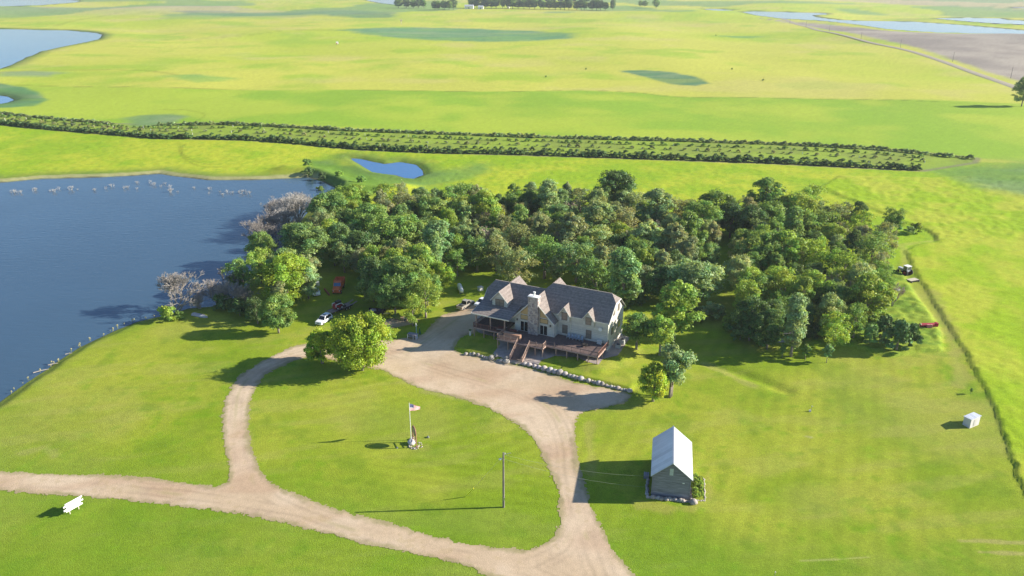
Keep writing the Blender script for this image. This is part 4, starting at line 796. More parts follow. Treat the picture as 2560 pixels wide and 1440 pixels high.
# left wing with porch roof
zl = 10.2; lz = lambda t: zl - K * (tr_ - t); bz = lz(1.0); ez = bz - .185 * 6.2
MB().prism([(1.2, 0), (10.2, 0), (10.2, 5.7), (6.9, 8.55), (3.5, 8.55), (1.2, 6.5)], 'x', -31.6, -17.0).build('wall', SID, H)
rl = MB(); rl.slab([(-32.1, 1.0, bz), (-17, 1.0, bz), (-17, 5.2, zl), (-30.95, 5.2, zl), (-32.1, 3.5, lz(3.5))], .2); rl.slab([(-32.0, -5.2, ez), (-22.1, -5.2, ez), (-21.9, 1.0, bz), (-32.1, 1.0, bz)], .2)
rl.slab([(-32.1, 10.6, lz(-.2)), (-17, 10.6, lz(-.2)), (-17, 5.2, zl), (-30.95, 5.2, zl), (-32.1, 6.9, lz(3.5))], .2); rl.slab([(-32.1, 3.5, lz(3.5)), (-30.95, 5.2, zl), (-32.1, 6.9, lz(3.5))], .2)
RL = rl.build('roof', SHG, H); MB().box(-30.95, -16, 5.1, 5.3, zl - .02, zl + .06).build('ridge_cap', MATS['ridge'], RL)
MB().box(-32.0, -22.1, -5.3, -5.2, ez - .28, ez - .02).path([(-32.16, -5.2, ez - .1), (-32.16, 1, bz - .1), (-32.16, 3.5, lz(3.5) - .1)], [.08] * 3, 4).build('fascia', TRIM, RL)
# entrance gable with the chimney
ac, ah, ae, hw = -17.1, 10.6, 5.2, 5.2; ks = (ah - ae) / hw
MB().prism([(ac - 5, 0), (ac + 5, 0), (ac + 5, 5.15), (ac, 10.35), (ac - 5, 5.15)], 'y', -2.15, 2.5).build('wall', SID, H)
ra = MB(); ra.slab([(ac - hw, -2.65, ae), (ac, -2.65, ah), (ac, 4.2, ah), (ac - hw, 2.2, ae)][::-1], .2); ra.slab([(ac + hw, -2.65, ae), (ac, -2.65, ah), (ac, 4.2, ah), (ac + hw, 2.2, ae)], .2); RA = ra.build('roof', SHG, H)
MB().path([(ac - hw, -2.7, ae - .12), (ac, -2.7, ah - .12), (ac + hw, -2.7, ae - .12)], [.13] * 3, 4).build('fascia', TRIM, RA)
ch = MB().box(-18.4, -15.9, -3.0, -1.6, 0, 11.15).build('chimney', FSTONE, H); MB().box(-18.48, -15.82, -3.08, -1.52, 11.15, 11.28).build('chimney_cap', WHITE, ch); MB().tube((-17.1, -2.3, 11.4), (-17.1, -2.3, 12.1), .2, .2, 10).tube((-17.1, -2.3, 12.1), (-17.1, -2.3, 12.3), .3, .3, 10).build('flue', WHITE, ch)
for a, b, z1 in ((-20.55, -18.75, 4.35), (-15.6, -13.85, 4.3)):
    d = MB(); d.box(a - .1, b + .1, -2.22, -2.14, z1, z1 + .12); d.box(a - .1, a, -2.22, -2.14, 2.02, z1); d.box(b, b + .1, -2.22, -2.14, 2.02, z1); d.box((a + b) / 2 - .06, (a + b) / 2 + .06, -2.22, -2.14, 2.02, z1)
    o = d.build('sliding_door', TRIM, H); MB().box(a, b, -2.18, -2.14, 2.02, z1).build('glass', DARKG, o)
window(-20.5, -18.75, 4.95, 5.95, -2.15, m=TAN, nz=1); window(-15.6, -13.75, 4.95, 5.9, -2.15, m=TAN, nz=1)
for pts in ([(-20.45, 6.3), (-18.75, 6.3), (-18.75, 8.3), (-20.45, 6.75)], [(-15.6, 6.3), (-13.8, 6.3), (-13.8, 6.75), (-15.6, 8.45)]):
    cx = sum(p[0] for p in pts) / 4; cz = sum(p[1] for p in pts) / 4
    o = MB().prism([(cx + (x - cx) * 1.1, cz + (z - cz) * 1.08) for x, z in pts], 'y', -2.19, -2.14).build('gable_window', FRAME, H); MB().prism(pts, 'y', -2.22, -2.17).build('pane', TAN, o)
for s_ in (-21.45, -13.05):
    o = MB().box(s_ - .1, s_ + .1, -2.4, -2.15, 4.4, 4.75).tube((s_, -2.3, 4.75), (s_, -2.3, 4.95), .12, .02, 6).build('wall_lantern', DKIRON, H)
# windows of the long wing
window(-10.95, -9.75, 6.0, 7.7, -.5); window(-10.9, -9.8, 2.5, 4.4, -.0); window(-5.1, -3.9, 6.0, 7.65, -.5); window(-5.1, -3.95, 2.4, 4.3, -.0)
for c_, pk in ((-10.35, 9.35), (-4.5, 9.25)):
    d = MB().prism([(c_ - 1.25, 5.6), (c_ + 1.25, 5.6), (c_ + 1.25, 7.35), (c_, pk - .25), (c_ - 1.25, 7.35)], 'y', -.5, 2.4).build('dormer', SID, H)
    r_ = MB(); r_.slab([(c_ - 1.55, -.85, 7.15), (c_, -.85, pk), (c_, 2.4, pk), (c_ - 1.55, .4, 7.15)][::-1], .14); r_.slab([(c_ + 1.55, -.85, 7.15), (c_, -.85, pk), (c_, 2.4, pk), (c_ + 1.55, .4, 7.15)], .14); r_.build('dormer_roof', SHG, d)
    MB().path([(c_ - 1.55, -.9, 7.05), (c_, -.9, pk - .1), (c_ + 1.55, -.9, 7.05)], [.08] * 3, 4).build('fascia', TRIM, d)
# big dormer on the porch side and the two rear cross gables
c_, pk = -26.9, 10.12; d = MB().prism([(c_ - 2, 5.9), (c_ + 2, 5.9), (c_ + 2, 7.85), (c_, pk - .25), (c_ - 2, 7.85)], 'y', -.5, 3.6).build('dormer', SID, H)
r_ = MB(); r_.slab([(c_ - 2.3, -.95, 7.6), (c_, -.95, pk), (c_, 5.0, pk), (c_ - 2.3, 2.3, 7.6)][::-1], .16); r_.slab([(c_ + 2.3, -.95, 7.6), (c_, -.95, pk), (c_, 5.0, pk), (c_ + 2.3, 2.3, 7.6)], .16); r_.build('dormer_roof', SHG, d)
MB().path([(c_ - 2.3, -1.0, 7.5), (c_, -1.0, pk - .1), (c_ + 2.3, -1.0, 7.5)], [.1] * 3, 4).build('fascia', TRIM, d)
window(-27.95, -25.9, 6.25, 7.85, -.5, nx=2)
for c_, pk, t1, hw_ in ((-27.1, 10.25, 10.4, 3.1), (-15.9, 11.95, 9.6, 3.0)):
    d = MB().prism([(c_ - hw_ + .3, 5.0), (c_ + hw_ - .3, 5.0), (c_ + hw_ - .3, pk - hw_ + .1), (c_, pk - .25), (c_ - hw_ + .3, pk - hw_ + .1)], 'y', 6.2, t1 - .3).build('cross_gable', SID, H)
    r_ = MB(); r_.slab([(c_ - hw_, 6.0, pk - hw_), (c_, 5.2, pk), (c_, t1, pk), (c_ - hw_, t1, pk - hw_)][::-1], .16); r_.slab([(c_ + hw_, 6.0, pk - hw_), (c_, 5.2, pk), (c_, t1, pk), (c_ + hw_, t1, pk - hw_)], .16); r_.build('dormer_roof', SHG, d)
for s_ in (-8.9, .06):
    MB().box(s_ - .06, s_ + .06, -.14, -.01, .2, 7.1).build('downspout', TRIM, H)
# gable end windows
for t0, z0 in ((3.2, 7.6), (6.2, 7.6), (2.4, 3.2), (7.0, 3.2)):
    w_ = MB().box(.0, .06, t0 - .1, t0 + 1.2, z0 - .1, z0 + 1.6).build('window', FRAME, H); MB().box(.05, .08, t0, t0 + 1.1, z0, z0 + 1.5).build('pane', BLIND, w_)
for s_ in (-30.9, -27.1, -23.4): MB().box(s_ - .13, s_ + .13, -5.0, -4.74, 1.93, ez - .2).build('porch_post', REDW, H)
MB().box(-31.6, -30.6, 1.12, 1.2, 2.0, 4.2).build('door', mat('door_brown', (.16, .10, .07), .6), H); window(-28.6, -27.2, 3.0, 4.4, 1.2)

# ---- deck
D = thing('wooden_deck', 'raised red-brown wooden deck with stairs along the front of the house', 'deck', (*HO, HZ), HR)
D.scale = (HK,) * 3
fl = MB()
for poly in ([(-31.5, -5.4), (-23.6, -5.4), (-23.6, 1.15), (-31.5, 1.15)], [(-23.6, -8.5), (-12.0, -8.5), (-12.0, -2.16), (-23.6, -2.16)], [(-12.0, -6.9), (.4, -6.9), (.4, -.16), (-12.0, -.16)]): fl.prism(poly, 'z', 1.72, 1.9)
fl.build('floor', DECK, D)
rim = MB()
for a, b in (((-31.5, -5.4), (-23.6, -5.4)), ((-23.6, -5.4), (-23.6, -8.5)), ((-23.6, -8.5), (-12, -8.5)), ((-12, -8.5), (-12, -6.9)), ((-12, -6.9), (.4, -6.9)), ((.4, -6.9), (.4, -.1)), ((-31.5, 1.1), (-31.5, -5.4))):
    rim.tube((*a, 1.72), (*b, 1.72), .17, .17, 4)
rim.build('rim_board', REDW, D)
for s_, t_ in [(-31.3, -5.2), (-28.7, -5.2), (-26, -5.2), (-23.4, -8.3), (-20.8, -8.3), (-14.0, -8.3), (-12.2, -8.3), (-9.6, -6.7), (-7, -6.7), (-4.4, -6.7), (-1.9, -6.7), (.2, -6.7), (.2, -3.4), (-17, -5), (-8, -3.2)]:
    MB().box(s_ - .1, s_ + .1, t_ - .1, t_ + .1, -.7, 1.72).build('post', REDW, D)
SB = -.53; st = MB(); NS = 14
for i in range(NS):
    z = 1.9 - (i + 1) * (1.9 - SB) / (NS + .5); t_ = -8.5 - i * .255; st.box(-18.3, -15.4, t_ - .27, t_ - .0, z - .05, z)
ST = st.build('stairs', DECK, D); MB().slab([(-18.4, -8.5, 1.75), (-18.3, -8.5, 1.75), (-18.3, -12.2, SB + .1), (-18.4, -12.2, SB + .1)], .3).slab([(-15.4, -8.5, 1.75), (-15.3, -8.5, 1.75), (-15.3, -12.2, SB + .1), (-15.4, -12.2, SB + .1)], .3).build('stringer', REDW, ST)
def railing(a, b, za=1.9, zb=1.9, nposts=3, bal=True, hgt=1.0, m=REDW):
    r_ = MB(); L_ = math.hypot(b[0] - a[0], b[1] - a[1]); P = lambda k, z: (a[0] + (b[0] - a[0]) * k, a[1] + (b[1] - a[1]) * k, za + (zb - za) * k + z)
    r_.tube(P(0, hgt), P(1, hgt), .07, .07, 4); r_.tube(P(0, .14), P(1, .14), .04, .04, 4)
    for i in range(nposts): k = i / (nposts - 1); r_.tube(P(k, -.05), P(k, hgt + .22), .075, .075, 4)
    if bal:
        nb = int(L_ / .17)
        for i in range(nb): k = (i + .5) / nb; r_.tube(P(k, .12), P(k, hgt), .02, .02, 4, False)
    return r_.build('railing', m, D)
railing((-23.5, -8.4), (-18.35, -8.4), nposts=4); railing((-15.3, -8.4), (-12.1, -8.4), nposts=3); railing((-12.1, -8.4), (-12.1, -6.9), nposts=2); railing((-18.35, -8.5), (-18.35, -12.2), 1.9, SB, 3); railing((-15.35, -8.5), (-15.35, -12.2), 1.9, SB, 3)
railing((-23.5, -8.4), (-23.5, -5.4), nposts=2); railing((-31.4, -5.3), (-23.5, -5.3), nposts=5, m=mat('red_wood_dark', (.2, .10, .08), .8)); railing((-31.4, -5.3), (-31.4, 1.0), nposts=4, m=MATS['red_wood_dark'])
THIN = mat('thin_rail', (.13, .10, .10), .6)
railing((-12, -6.85), (.35, -6.85), nposts=7, bal=False, hgt=.95, m=THIN); railing((.35, -6.85), (.35, -.2), nposts=4, hgt=.95, m=MATS['red_wood_dark'])
def at_house(o_thing): return o_thing
# ---- things on the deck
def TH(name, label, cat, s, t, z=1.9, rz=0.0, group=None): return thing(name, label, cat, HL(s, t, z), HR + rz, group)
def adirondack(lb, s, rz=0.0):
    global CH0
    if CH0 is None:
        t = TH('deck_chair', lb, 'chair', s, -1.1, rz=rz, group='slatted chairs against the house wall'); m = mat('chair_blue', (.30, .36, .42), .7)
        MB().slab([(-.3, -.35, .42), (.3, -.35, .42), (.3, .2, .34), (-.3, .2, .34)], .05).build('seat', m, t); MB().slab([(-.3, .2, .34), (.3, .2, .34), (.28, .5, 1.1), (-.28, .5, 1.1)], .05).build('backrest', m, t)
        for x in (-.34, .34):
            MB().box(x - .05, x + .05, -.35, .3, .58, .62).build('armrest', m, t); MB().box(x - .03, x + .03, -.34, -.26, 0, .58).build('leg', m, t); MB().box(x - .03, x + .03, .2, .28, 0, .58).build('leg', m, t)
        CH0 = t; return t
    return dup(CH0, HL(s, -1.1, 1.9), HR + rz, lb)
CH0 = None
for i, s_ in enumerate((-9.0, -8.2, -7.4, -6.6, -5.8)):
    adirondack(('leftmost of the five slatted chairs along the deck wall', 'second slatted chair from the left along the deck wall', 'middle slatted chair of five along the deck wall', 'fourth slatted chair from the left along the deck wall', 'rightmost of the five slatted chairs, beside the lower window')[i], s_, (.05, -.08, 0, .1, -.05)[i])
t = TH('cooler', 'small pale grey storage box by the wall at the deck corner', 'box', -1.6, -.7); MB().box(-.5, .5, -.35, .35, .05, .75).build('bin', mat('pale_plastic', (.6, .6, .58), .6), t); MB().box(-.54, .54, -.39, .39, .75, .83).build('lid', MATS['pale_plastic'], t)
t = TH('fire_bowl', 'round dark fire bowl on a stand in the open part of the deck', 'fire pit', -4.0, -3.4)
MB().loft([[(math.cos(a) * r, math.sin(a) * r, z) for a in [k * math.pi / 8 for k in range(16)]] for r, z in ((.2, .25), (.55, .4), (.62, .62), (.55, .60), (.2, .42))]).build('bowl', DKIRON, t, True)
for k in range(4): a = k * 1.57 + .7; MB().tube((.35 * math.cos(a), .35 * math.sin(a), .4), (.5 * math.cos(a), .5 * math.sin(a), 0), .03, .03, 5).build('leg', DKIRON, t)
def picnic(lb, s, tt, rz):
    t = TH('picnic_table', lb, 'table', s, tt, rz=rz); m = mat('table_red', (.20, .07, .06), .7); g = mat('bench_grey', (.45, .44, .46), .6)
    MB().box(-.95, .95, -.4, .4, .72, .77).build('table_top', m, t)
    for y in (-.78, .78): MB().box(-.95, .95, y - .14, y + .14, .42, .47).build('bench', g, t)
    for x in (-.7, .7): MB().tube((x, -.7, .0), (x, .3, .72), .05, .05, 4).tube((x, .7, 0), (x, -.3, .72), .05, .05, 4).box(x - .04, x + .04, -.8, .8, .36, .42).build('leg', m, t)
picnic('dark red picnic table with grey benches nearest the porch', -24.6, -4.0, .1); picnic('dark red picnic table in front of the left sliding door', -21.6, -4.4, .05)
t = TH('wooden_bar', 'curved-end wooden bar counter standing behind the deck railing', 'counter', -20.6, -6.6); MB().box(-1.9, 1.9, -.4, .4, 0, 1.0).build('cabinet', REDW, t); MB().box(-2.05, 2.05, -.52, .5, 1.0, 1.08).tube((1.75, 0, 0), (1.75, 0, 1.06), .5, .5, 12).build('counter_top', mat('bar_wood', (.45, .27, .18), .6, noise=(3, .15)), t)
t = TH('satellite_dish', 'round white satellite dish on the front wall near the right corner', 'dish', -1.65, -.35, 5.35)
MB().loft([[(math.cos(a) * r, y, math.sin(a) * r) for a in [k * math.pi / 9 for k in range(18)]] for r, y in ((.05, -.02), (.28, -.06), (.45, -.16), (.42, -.2), (.25, -.1), (.04, -.06))]).build('dish', WHITE, t, True); MB().tube((0, -.05, -.3), (0, .22, -.3), .03).tube((0, -.1, -.35), (0, -.5, -.05), .02).build('bracket', STEEL, t)
t = TH('flower_pot', 'white post-like planter standing at the porch corner', 'planter', -32.2, -5.6, -.4); MB().loft([[(math.cos(a) * r, math.sin(a) * r, z) for a in [k * math.pi / 5 for k in range(10)]] for r, z in ((.18, 0), (.24, .3), (.16, .9), (.3, 1.2))]).build('pot', WHITE, t); MB().ball((0, 0, 1.35), (.3, .3, .25), 8, 6, .2, 3).build('plant', mat('pot_green', (.06, .12, .03), .9), t)
for lb, s_, t_, sz in (('larger boxy air conditioner beside the gable wall', 1.7, 5.6, 1.0), ('lower air conditioner in front beside the gable wall', 1.6, 3.0, .85)):
    t = TH('air_conditioner', lb, 'air conditioner', s_, t_, 0); MB().box(-.6 * sz, .6 * sz, -.6 * sz, .6 * sz, .05, 1.05 * sz).build('casing', mat('ac_grey', (.45, .46, .45), .5), t); MB().tube((0, 0, 1.05 * sz), (0, 0, 1.08 * sz), .48 * sz, .48 * sz, 16).build('fan_grille', DKIRON, t)
# ---- log cabin
CA = thing('log_cabin', 'small weathered grey plank cabin with bright metal gable roof', 'cabin', (22.85, 107.1, 0), R(-11)); PLK = mat_lines('weathered_plank', (.25, .25, .285), 'Z', .24, .42, .9, (1.5, .5, (.35, .35, 7)), .1, .14)
MB().prism([(0, 0), (6.0, 0), (6.0, 4.2), (3, 6.75), (0, 4.2)], 'y', 0, 10.4).build('wall', PLK, CA)
MR = mat_lines('metal_roof', (.66, .68, .70), 'Y', .9, .86, .28, (.6, .08), .5, .05); MR.node_tree.nodes['Principled BSDF'].inputs['Metallic'].default_value = .35
r_ = MB(); zz = lambda x: 6.95 - abs(x - 3) * .85; r_.slab([(-.35, -.45, zz(-.35)), (3, -.45, zz(3)), (3, 10.9, zz(3)), (-.35, 10.9, zz(-.35))], .06); r_.slab([(6.35, -.45, zz(6.35)), (3, -.45, zz(3)), (3, 10.9, zz(3)), (6.35, 10.9, zz(6.35))], .06); RR = r_.build('roof', MR, CA)
MB().box(2.9, 3.1, -.46, 10.91, 6.93, 7.0).build('ridge_cap', STEEL, RR); MB().path([(-.3, -.4, zz(-.3) - .14), (3, -.4, zz(3) - .14), (6.3, -.4, zz(6.3) - .14)], [.08] * 3, 4).build('barge_board', PLK, RR)
w_ = MB().box(2.55, 3.25, -.06, 0, 4.35, 5.75).build('window', mat('grey_board', (.30, .29, .27), .8), CA); MB().box(2.62, 3.18, -.09, -.03, 4.42, 5.03).box(2.62, 3.18, -.09, -.03, 5.09, 5.68).build('pane', mat('pale_glass', (.5, .55, .58), .15, spec=.8), w_)
MB().box(4.75, 5.1, -.04, 0, 3.02, 3.17).build('plaque', WHITE, CA); MB().box(-.04, 0, .9, 1.9, .1, 2.1).build('door', mat('old_door', (.12, .10, .09), .9), CA); MB().box(-.08, .06, -.07, .07, 0, 4.1).box(5.94, 6.08, -.07, .07, 0, 4.1).build('corner_board', PLK, CA)
ROCK = mat('boulder', (.345, .32, .30), .9, noise=(1.6, .3), bump=(4, .06), objcol=True)
RP = []
def rock(px, py, rad, lb, z=0, group=None, name='boulder', xy=None, col=None, cat='boulder'):
    x, y = G2(px, py, rad * .5) if xy is None else xy; z = hz1(x, y)
    if len(RP) < 5:
        q = random.Random(len(RP) + 40); m = MB().ball((0, 0, .55), (1, .85 + q.random() * .2, .78), 14, 10, .07, len(RP) + 3)
        for i, v in enumerate(m.v): m.v[i] = (v[0] * (1 + .12 * math.sin(v[2] * 3 + len(RP))), v[1], max(v[2], -.1))
        o = m.build(name, ROCK, None, True); RP.append(o)
    else: o = RP[rnd.randrange(5)].copy(); link(o); o.name = name
    tag(o, lb, cat, group)
    if group is None and 'group' in o: del o['group']
    o.location = (x, y, z - .05); o.scale = (rad, rad, rad * rnd.uniform(.85, 1.1)); o.rotation_euler = (0, 0, rnd.uniform(0, 6.28)); k = rnd.uniform(.8, 1.3); o.color = col or (k * rnd.uniform(.95, 1.08), k, k * rnd.uniform(.92, 1.05), 1); return o
BR = [(25, 660, 26), (90, 680, 24), (130, 685, 28), (195, 690, 30), (243, 705, 20), (285, 705, 24), (320, 712, 22), (380, 712, 42), (445, 715, 24), (470, 745, 22), (515, 752, 30), (585, 772, 38), (590, 735, 28), (840, 820, 32), (905, 842, 30), (975, 862, 28), (1035, 872, 32), (1110, 892, 42), (1190, 902, 42), (1258, 917, 38), (1328, 927, 46), (1400, 965, 34), (1465, 972, 28), (1515, 985, 28), (1560, 995, 28), (1620, 1005, 36), (1670, 1022, 20), (1725, 1030, 31), (1775, 1037, 22), (1812, 1052, 25), (1868, 1062, 34), (1915, 1077, 30), (1970, 1092, 24), (2000, 1105, 18), (2040, 1112, 24), (2080, 1118, 20), (2130, 1138, 30), (2180, 1150, 20), (2220, 1152, 18), (2250, 1158, 20), (2298, 1170, 30)]
for i, (zx, zy, zr_) in enumerate(BR):
    px, py = zx / 5.539 + 1160, zy / 5.539 + 760; r_ = zr_ / 5.539 * .106
    side = 'left of the deck stairs' if i < 13 else ('right of the deck stairs' if i < 21 else 'along the gravel toward the yellow-green tree'); sz = 'big' if zr_ > 36 else ('medium' if zr_ > 25 else 'small')
    extra = {7: 'biggest boulder of the row left of the deck stairs', 11: 'large pale boulder at the foot of the deck stairs', 12: 'boulder tucked behind the large pale one by the deck stairs', 20: 'largest boulder of the whole retaining row', 40: 'last boulder at the far end of the row under the yellow-green tree', 0: 'first boulder at the left end of the retaining row'}
    rock(px, py, r_, extra.get(i, f"{sz} pale boulder in the retaining row {side}"), group='boulders of the retaining row')
def cab(x, y): c, s_ = math.cos(R(-11)), math.sin(R(-11)); return (22.85 + x * c - y * s_, 107.1 + x * s_ + y * c)
k = 0
for x in np.arange(-.6, 6.6, .44): rock(0, 0, rnd.uniform(.24, .46), 'rounded stone in the border along the front of the cabin', group='stones round the cabin', xy=cab(x, -.55 + rnd.uniform(-.15, .12)), cat='stone', name='border_stone')
for y in np.arange(.1, 4.2, .5): rock(0, 0, rnd.uniform(.24, .4), 'rounded stone in the border along the shaded side of the cabin', group='stones round the cabin', xy=cab(-.75 + rnd.uniform(-.1, .1), y), cat='stone', name='border_stone')
rock(0, 0, .62, 'large round boulder at the right front corner of the cabin', xy=cab(6.75, -.75))
for y in np.arange(.2, 3, .45): rock(0, 0, rnd.uniform(.2, .35), 'pinkish stone piled at the cabin foot inside the flower bed', group='stones round the cabin', xy=cab(6.35, y - .1), cat='stone', name='border_stone', col=(1.05, .95, .9, 1))
for a, b, n_ in (((6.9, .1), (8.6, .3), 8), ((8.6, .3), (8.6, 6.4), 24), ((8.6, 6.4), (6.6, 6.6), 8)):
    for i in range(n_): f = (i + .5) / n_; rock(0, 0, rnd.uniform(.11, .17), 'small whitish edging stone of the flower bed beside the cabin', group='edging stones of the flower bed', xy=cab(a[0] + (b[0] - a[0]) * f + rnd.uniform(-.07, .07), a[1] + (b[1] - a[1]) * f + rnd.uniform(-.07, .07)), cat='stone', name='edging_stone', col=(1.5, 1.45, 1.35, 1))
for i in range(9):
    X, Y = cab(7.5 + .35 * ((i % 2) * 2 - 1), .8 + i * .62); put_tree(('S0', 'S1', 'S2')[i % 3], X, Y, 'leafy green perennial in the stone-edged bed beside the cabin', 'plant', tone('fresh'), .3, .36, group='plants of the cabin flower bed', name='garden_plant')
t = thing('wooden_crate', 'grey slatted wooden crate leaning by the shaded side of the cabin', 'crate', (*cab(-1.0, 4.9), 0), R(-11)); MB().box(-.45, .45, -.5, .5, .05, .7).build('box', PLK, t)
for x in (-.3, 0, .3): MB().box(x - .1, x + .1, -.54, .54, .7, .75).build('slat', mat('slat_grey', (.33, .33, .36), .8), t)
# ================================================================== THINGS IN THE YARD
def wheel(par, x, y, r, wd, rim=.55, rimmat=None):
    o = MB().tube((x, y - wd / 2, r), (x, y + wd / 2, r), r, r, 20).build('wheel', BLACK, par, True); o.data.polygons.foreach_set('use_smooth', [len(p.vertices) == 4 for p in o.data.polygons])
    MB().tube((x, y - wd / 2 - .012, r), (x, y + wd / 2 + .012, r), r * rim, r * rim, 12).build('rim', rimmat or STEEL, o); return o
def car(name, lb, cat, loc, rz, L=4.8, W=1.9, H_=1.75, paint=None, kind='suv', group=None, glass=None):
    """front towards +X"""
    t = thing(name, lb, cat, (*loc, hz1(*loc)), rz, group); p = paint; g = glass or DARKG; w = W / 2; h = L / 2; bz = .95 if kind != 'sedan' else .8
    zb = .34
    prof = [(-h, zb + .1), (-h + .05, zb), (h - .1, zb), (h, zb + .12), (h, bz - .18), (h - .12, bz - .04), (h - 1.25, bz + .06), (-h + .3, bz + .04), (-h, bz - .06)]
    b = MB(); rings = []
    for y, k, dz in ((-w, .97, -.0), (-w + .07, 1, .03), (w - .07, 1, .03), (w, .97, 0)): rings.append([(x * k, y, z + (dz if z > .7 else 0)) for x, z in prof])
    b.loft(rings).build('body', p, t)
    for x in (-h + .95, h - .92):
        for y in (-w + .1, w - .1): wheel(t, x, y, .36, .24)
    if kind == 'suv': c = [(-h + .08, bz), (h - 1.35, bz), (h - 2.1, H_), (-h + .45, H_)]
    elif kind == 'sedan': c = [(-h + .75, bz), (h - 1.3, bz), (h - 2.1, H_), (-h + 1.35, H_)]
    else: c = [(-h + 2.0, bz), (h - 1.35, bz), (h - 2.05, H_), (-h + 2.2, H_)]
    yi, yt = w - .06, w - .24
    def yy(z): return yi + (yt - yi) * (z - bz) / (H_ - bz)
    b = MB(); b.loft([[(x, -yy(z), z) for x, z in c], [(x, yy(z), z) for x, z in c]]); b.build('cabin', p, t)
    def inset(pts, k, out):
        cx = [sum(q[i] for q in pts) / len(pts) for i in range(3)]; return [tuple(cx[i] + (q[i] - cx[i]) * k + out[i] for i in range(3)) for q in pts]
    (a0, z0), (a1, _), (a2, z2), (a3, _) = c
    MB().slab(inset([(a1, -yi, z0 + .03), (a1, yi, z0 + .03), (a2, yt, z2), (a2, -yt, z2)], .88, (.03, 0, .03)), .02).build('windshield', g, t)
    MB().slab(inset([(a0, yi, z0 + .03), (a0, -yi, z0 + .03), (a3, -yt, z2), (a3, yt, z2)], .85, (-.03, 0, .02)), .02).build('rear_window', g, t)
    for sy in (-1, 1): MB().slab(inset([(a0, sy * yi, z0), (a1, sy * yi, z0), (a2, sy * yt, z2), (a3, sy * yt, z2)], .82, (0, sy * .035, .01)), .03).build('side_window', g, t)
    for sy in (-1, 1):
        MB().box(h - .1, h + .015, sy * (w - .42) - .18, sy * (w - .42) + .18, bz - .3, bz - .14).build('headlight', mat('headlamp', (.75, .78, .8), .15, spec=.8), t)
        MB().box(-h - .015, -h + .08, sy * (w - .16) - .1, sy * (w - .16) + .1, bz - .35, bz - .1).build('tail_light', mat('tail_red', (.35, .02, .02), .3), t)
        MB().box(a1 - .35, a1 - .15, sy * (w + .02), sy * (w + .2), bz + .02, bz + .18).build('mirror', p, t)
    MB().box(h - .06, h + .02, -.4, .4, bz - .36, bz - .2).build('grille', DKIRON, t); MB().box(h - .05, h + .07, -w + .1, w - .1, zb + .02, zb + .2).build('bumper', p, t); MB().box(-h - .09, -h + .05, -w + .1, w - .1, zb + .02, zb + .2).build('bumper', STEEL, t)
    if kind == 'pickup': MB().box(-h + .1, -h + 1.92, -w + .14, w - .14, bz + .035, bz + .075).build('bed_liner', DKIRON, t); MB().box(-h + .02, -h + 1.98, -w + .02, -w + .14, bz + .0, bz + .14).box(-h + .02, -h + 1.98, w - .14, w - .02, bz, bz + .14).box(-h + .02, -h + .12, -w + .14, w - .14, bz, bz + .14).build('bed_side', p, t)
    if kind == 'suv': MB().box(h - 3.1, h - 2.45, -.42, .42, H_ + .0, H_ + .03).build('sunroof', g, t)
    return t
WP = mat('car_white', (.78, .80, .83), .22, spec=.6); TP = mat('car_tan', (.44, .41, .35), .3, .3, spec=.6)
car('parked_suv', 'white suv with dark glass parked on the grass by the trailer', 'car', (-46.0, 175.8), R(-112), paint=WP)
car('pickup_truck', 'tan pickup truck with black bed liner parked on the gravel', 'pickup', (-11.8, 184.3), R(56), L=5.5, H_=1.85, paint=TP, kind='pickup')
car('parked_car', 'white car half hidden by the porch roof beside the pickup', 'car', (-7.6, 184.6), R(-122), L=4.7, H_=1.5, paint=WP, kind='sedan')
car('parked_car', 'white car nosing out of the bushes left of the orange truck', 'car', (-52.2, 194.0), R(-70), L=4.5, H_=1.5, paint=WP, kind='sedan')
# orange dump truck facing the camera
ORG = mat('truck_orange', (.66, .16, .06), .6, noise=(1.5, .25)); t = thing('dump_truck', 'old orange dump truck with blue-tinted windshield parked under the trees', 'truck', (-46.6, 196.5, 0), R(-88))
MB().box(-3.2, 2.6, -.45, .45, .55, .85).build('chassis', DKIRON, t)
MB().loft([[(x, y, z) for x, z in ((1.5, .7), (3.3, .75), (3.35, 1.35), (2.9, 1.75), (1.5, 1.85))] for y in (-.95, .95)]).build('hood', ORG, t)
MB().loft([[(x, s_ * yy_, z) for x, z, yy_ in ((.1, 1.0, 1.1), (1.75, 1.0, 1.1), (1.7, 1.8, 1.1), (1.3, 2.75, 1.0), (.1, 2.8, 1.0))] for s_ in (-1, 1)]).build('cab', ORG, t)
MB().slab([(1.78, -.95, 1.85), (1.78, .95, 1.85), (1.36, .88, 2.66), (1.36, -.88, 2.66)], .03).build('windshield', mat('blue_glass', (.06, .16, .35), .15, spec=.8), t)
MB().box(-3.6, -.1, -1.2, 1.2, 1.0, 1.15).box(-3.6, -.1, -1.25, -1.15, 1.1, 2.5).box(-3.6, -.1, 1.15, 1.25, 1.1, 2.5).box(-.2, -.08, -1.25, 1.25, 1.1, 2.9).box(-3.65, -3.55, -1.25, 1.25, 1.1, 2.5).build('dump_box', ORG, t)
MB().box(3.3, 3.5, -1.1, 1.1, .6, .85).build('bumper', ORG, t)
for y in (-.8, .8): MB().tube((3.33, y, 1.15), (3.4, y, 1.15), .14, .14, 10).build('headlight', WHITE, t)
for x in (2.4, -1.7, -2.7):
    for y in (-1.0, 1.0): wheel(t, x, y, .5, .35)
for y in (-1, 1): MB().box(2.0, 2.9, y - .22, y + .22, 1.0, 1.1).build('fender', ORG, t)
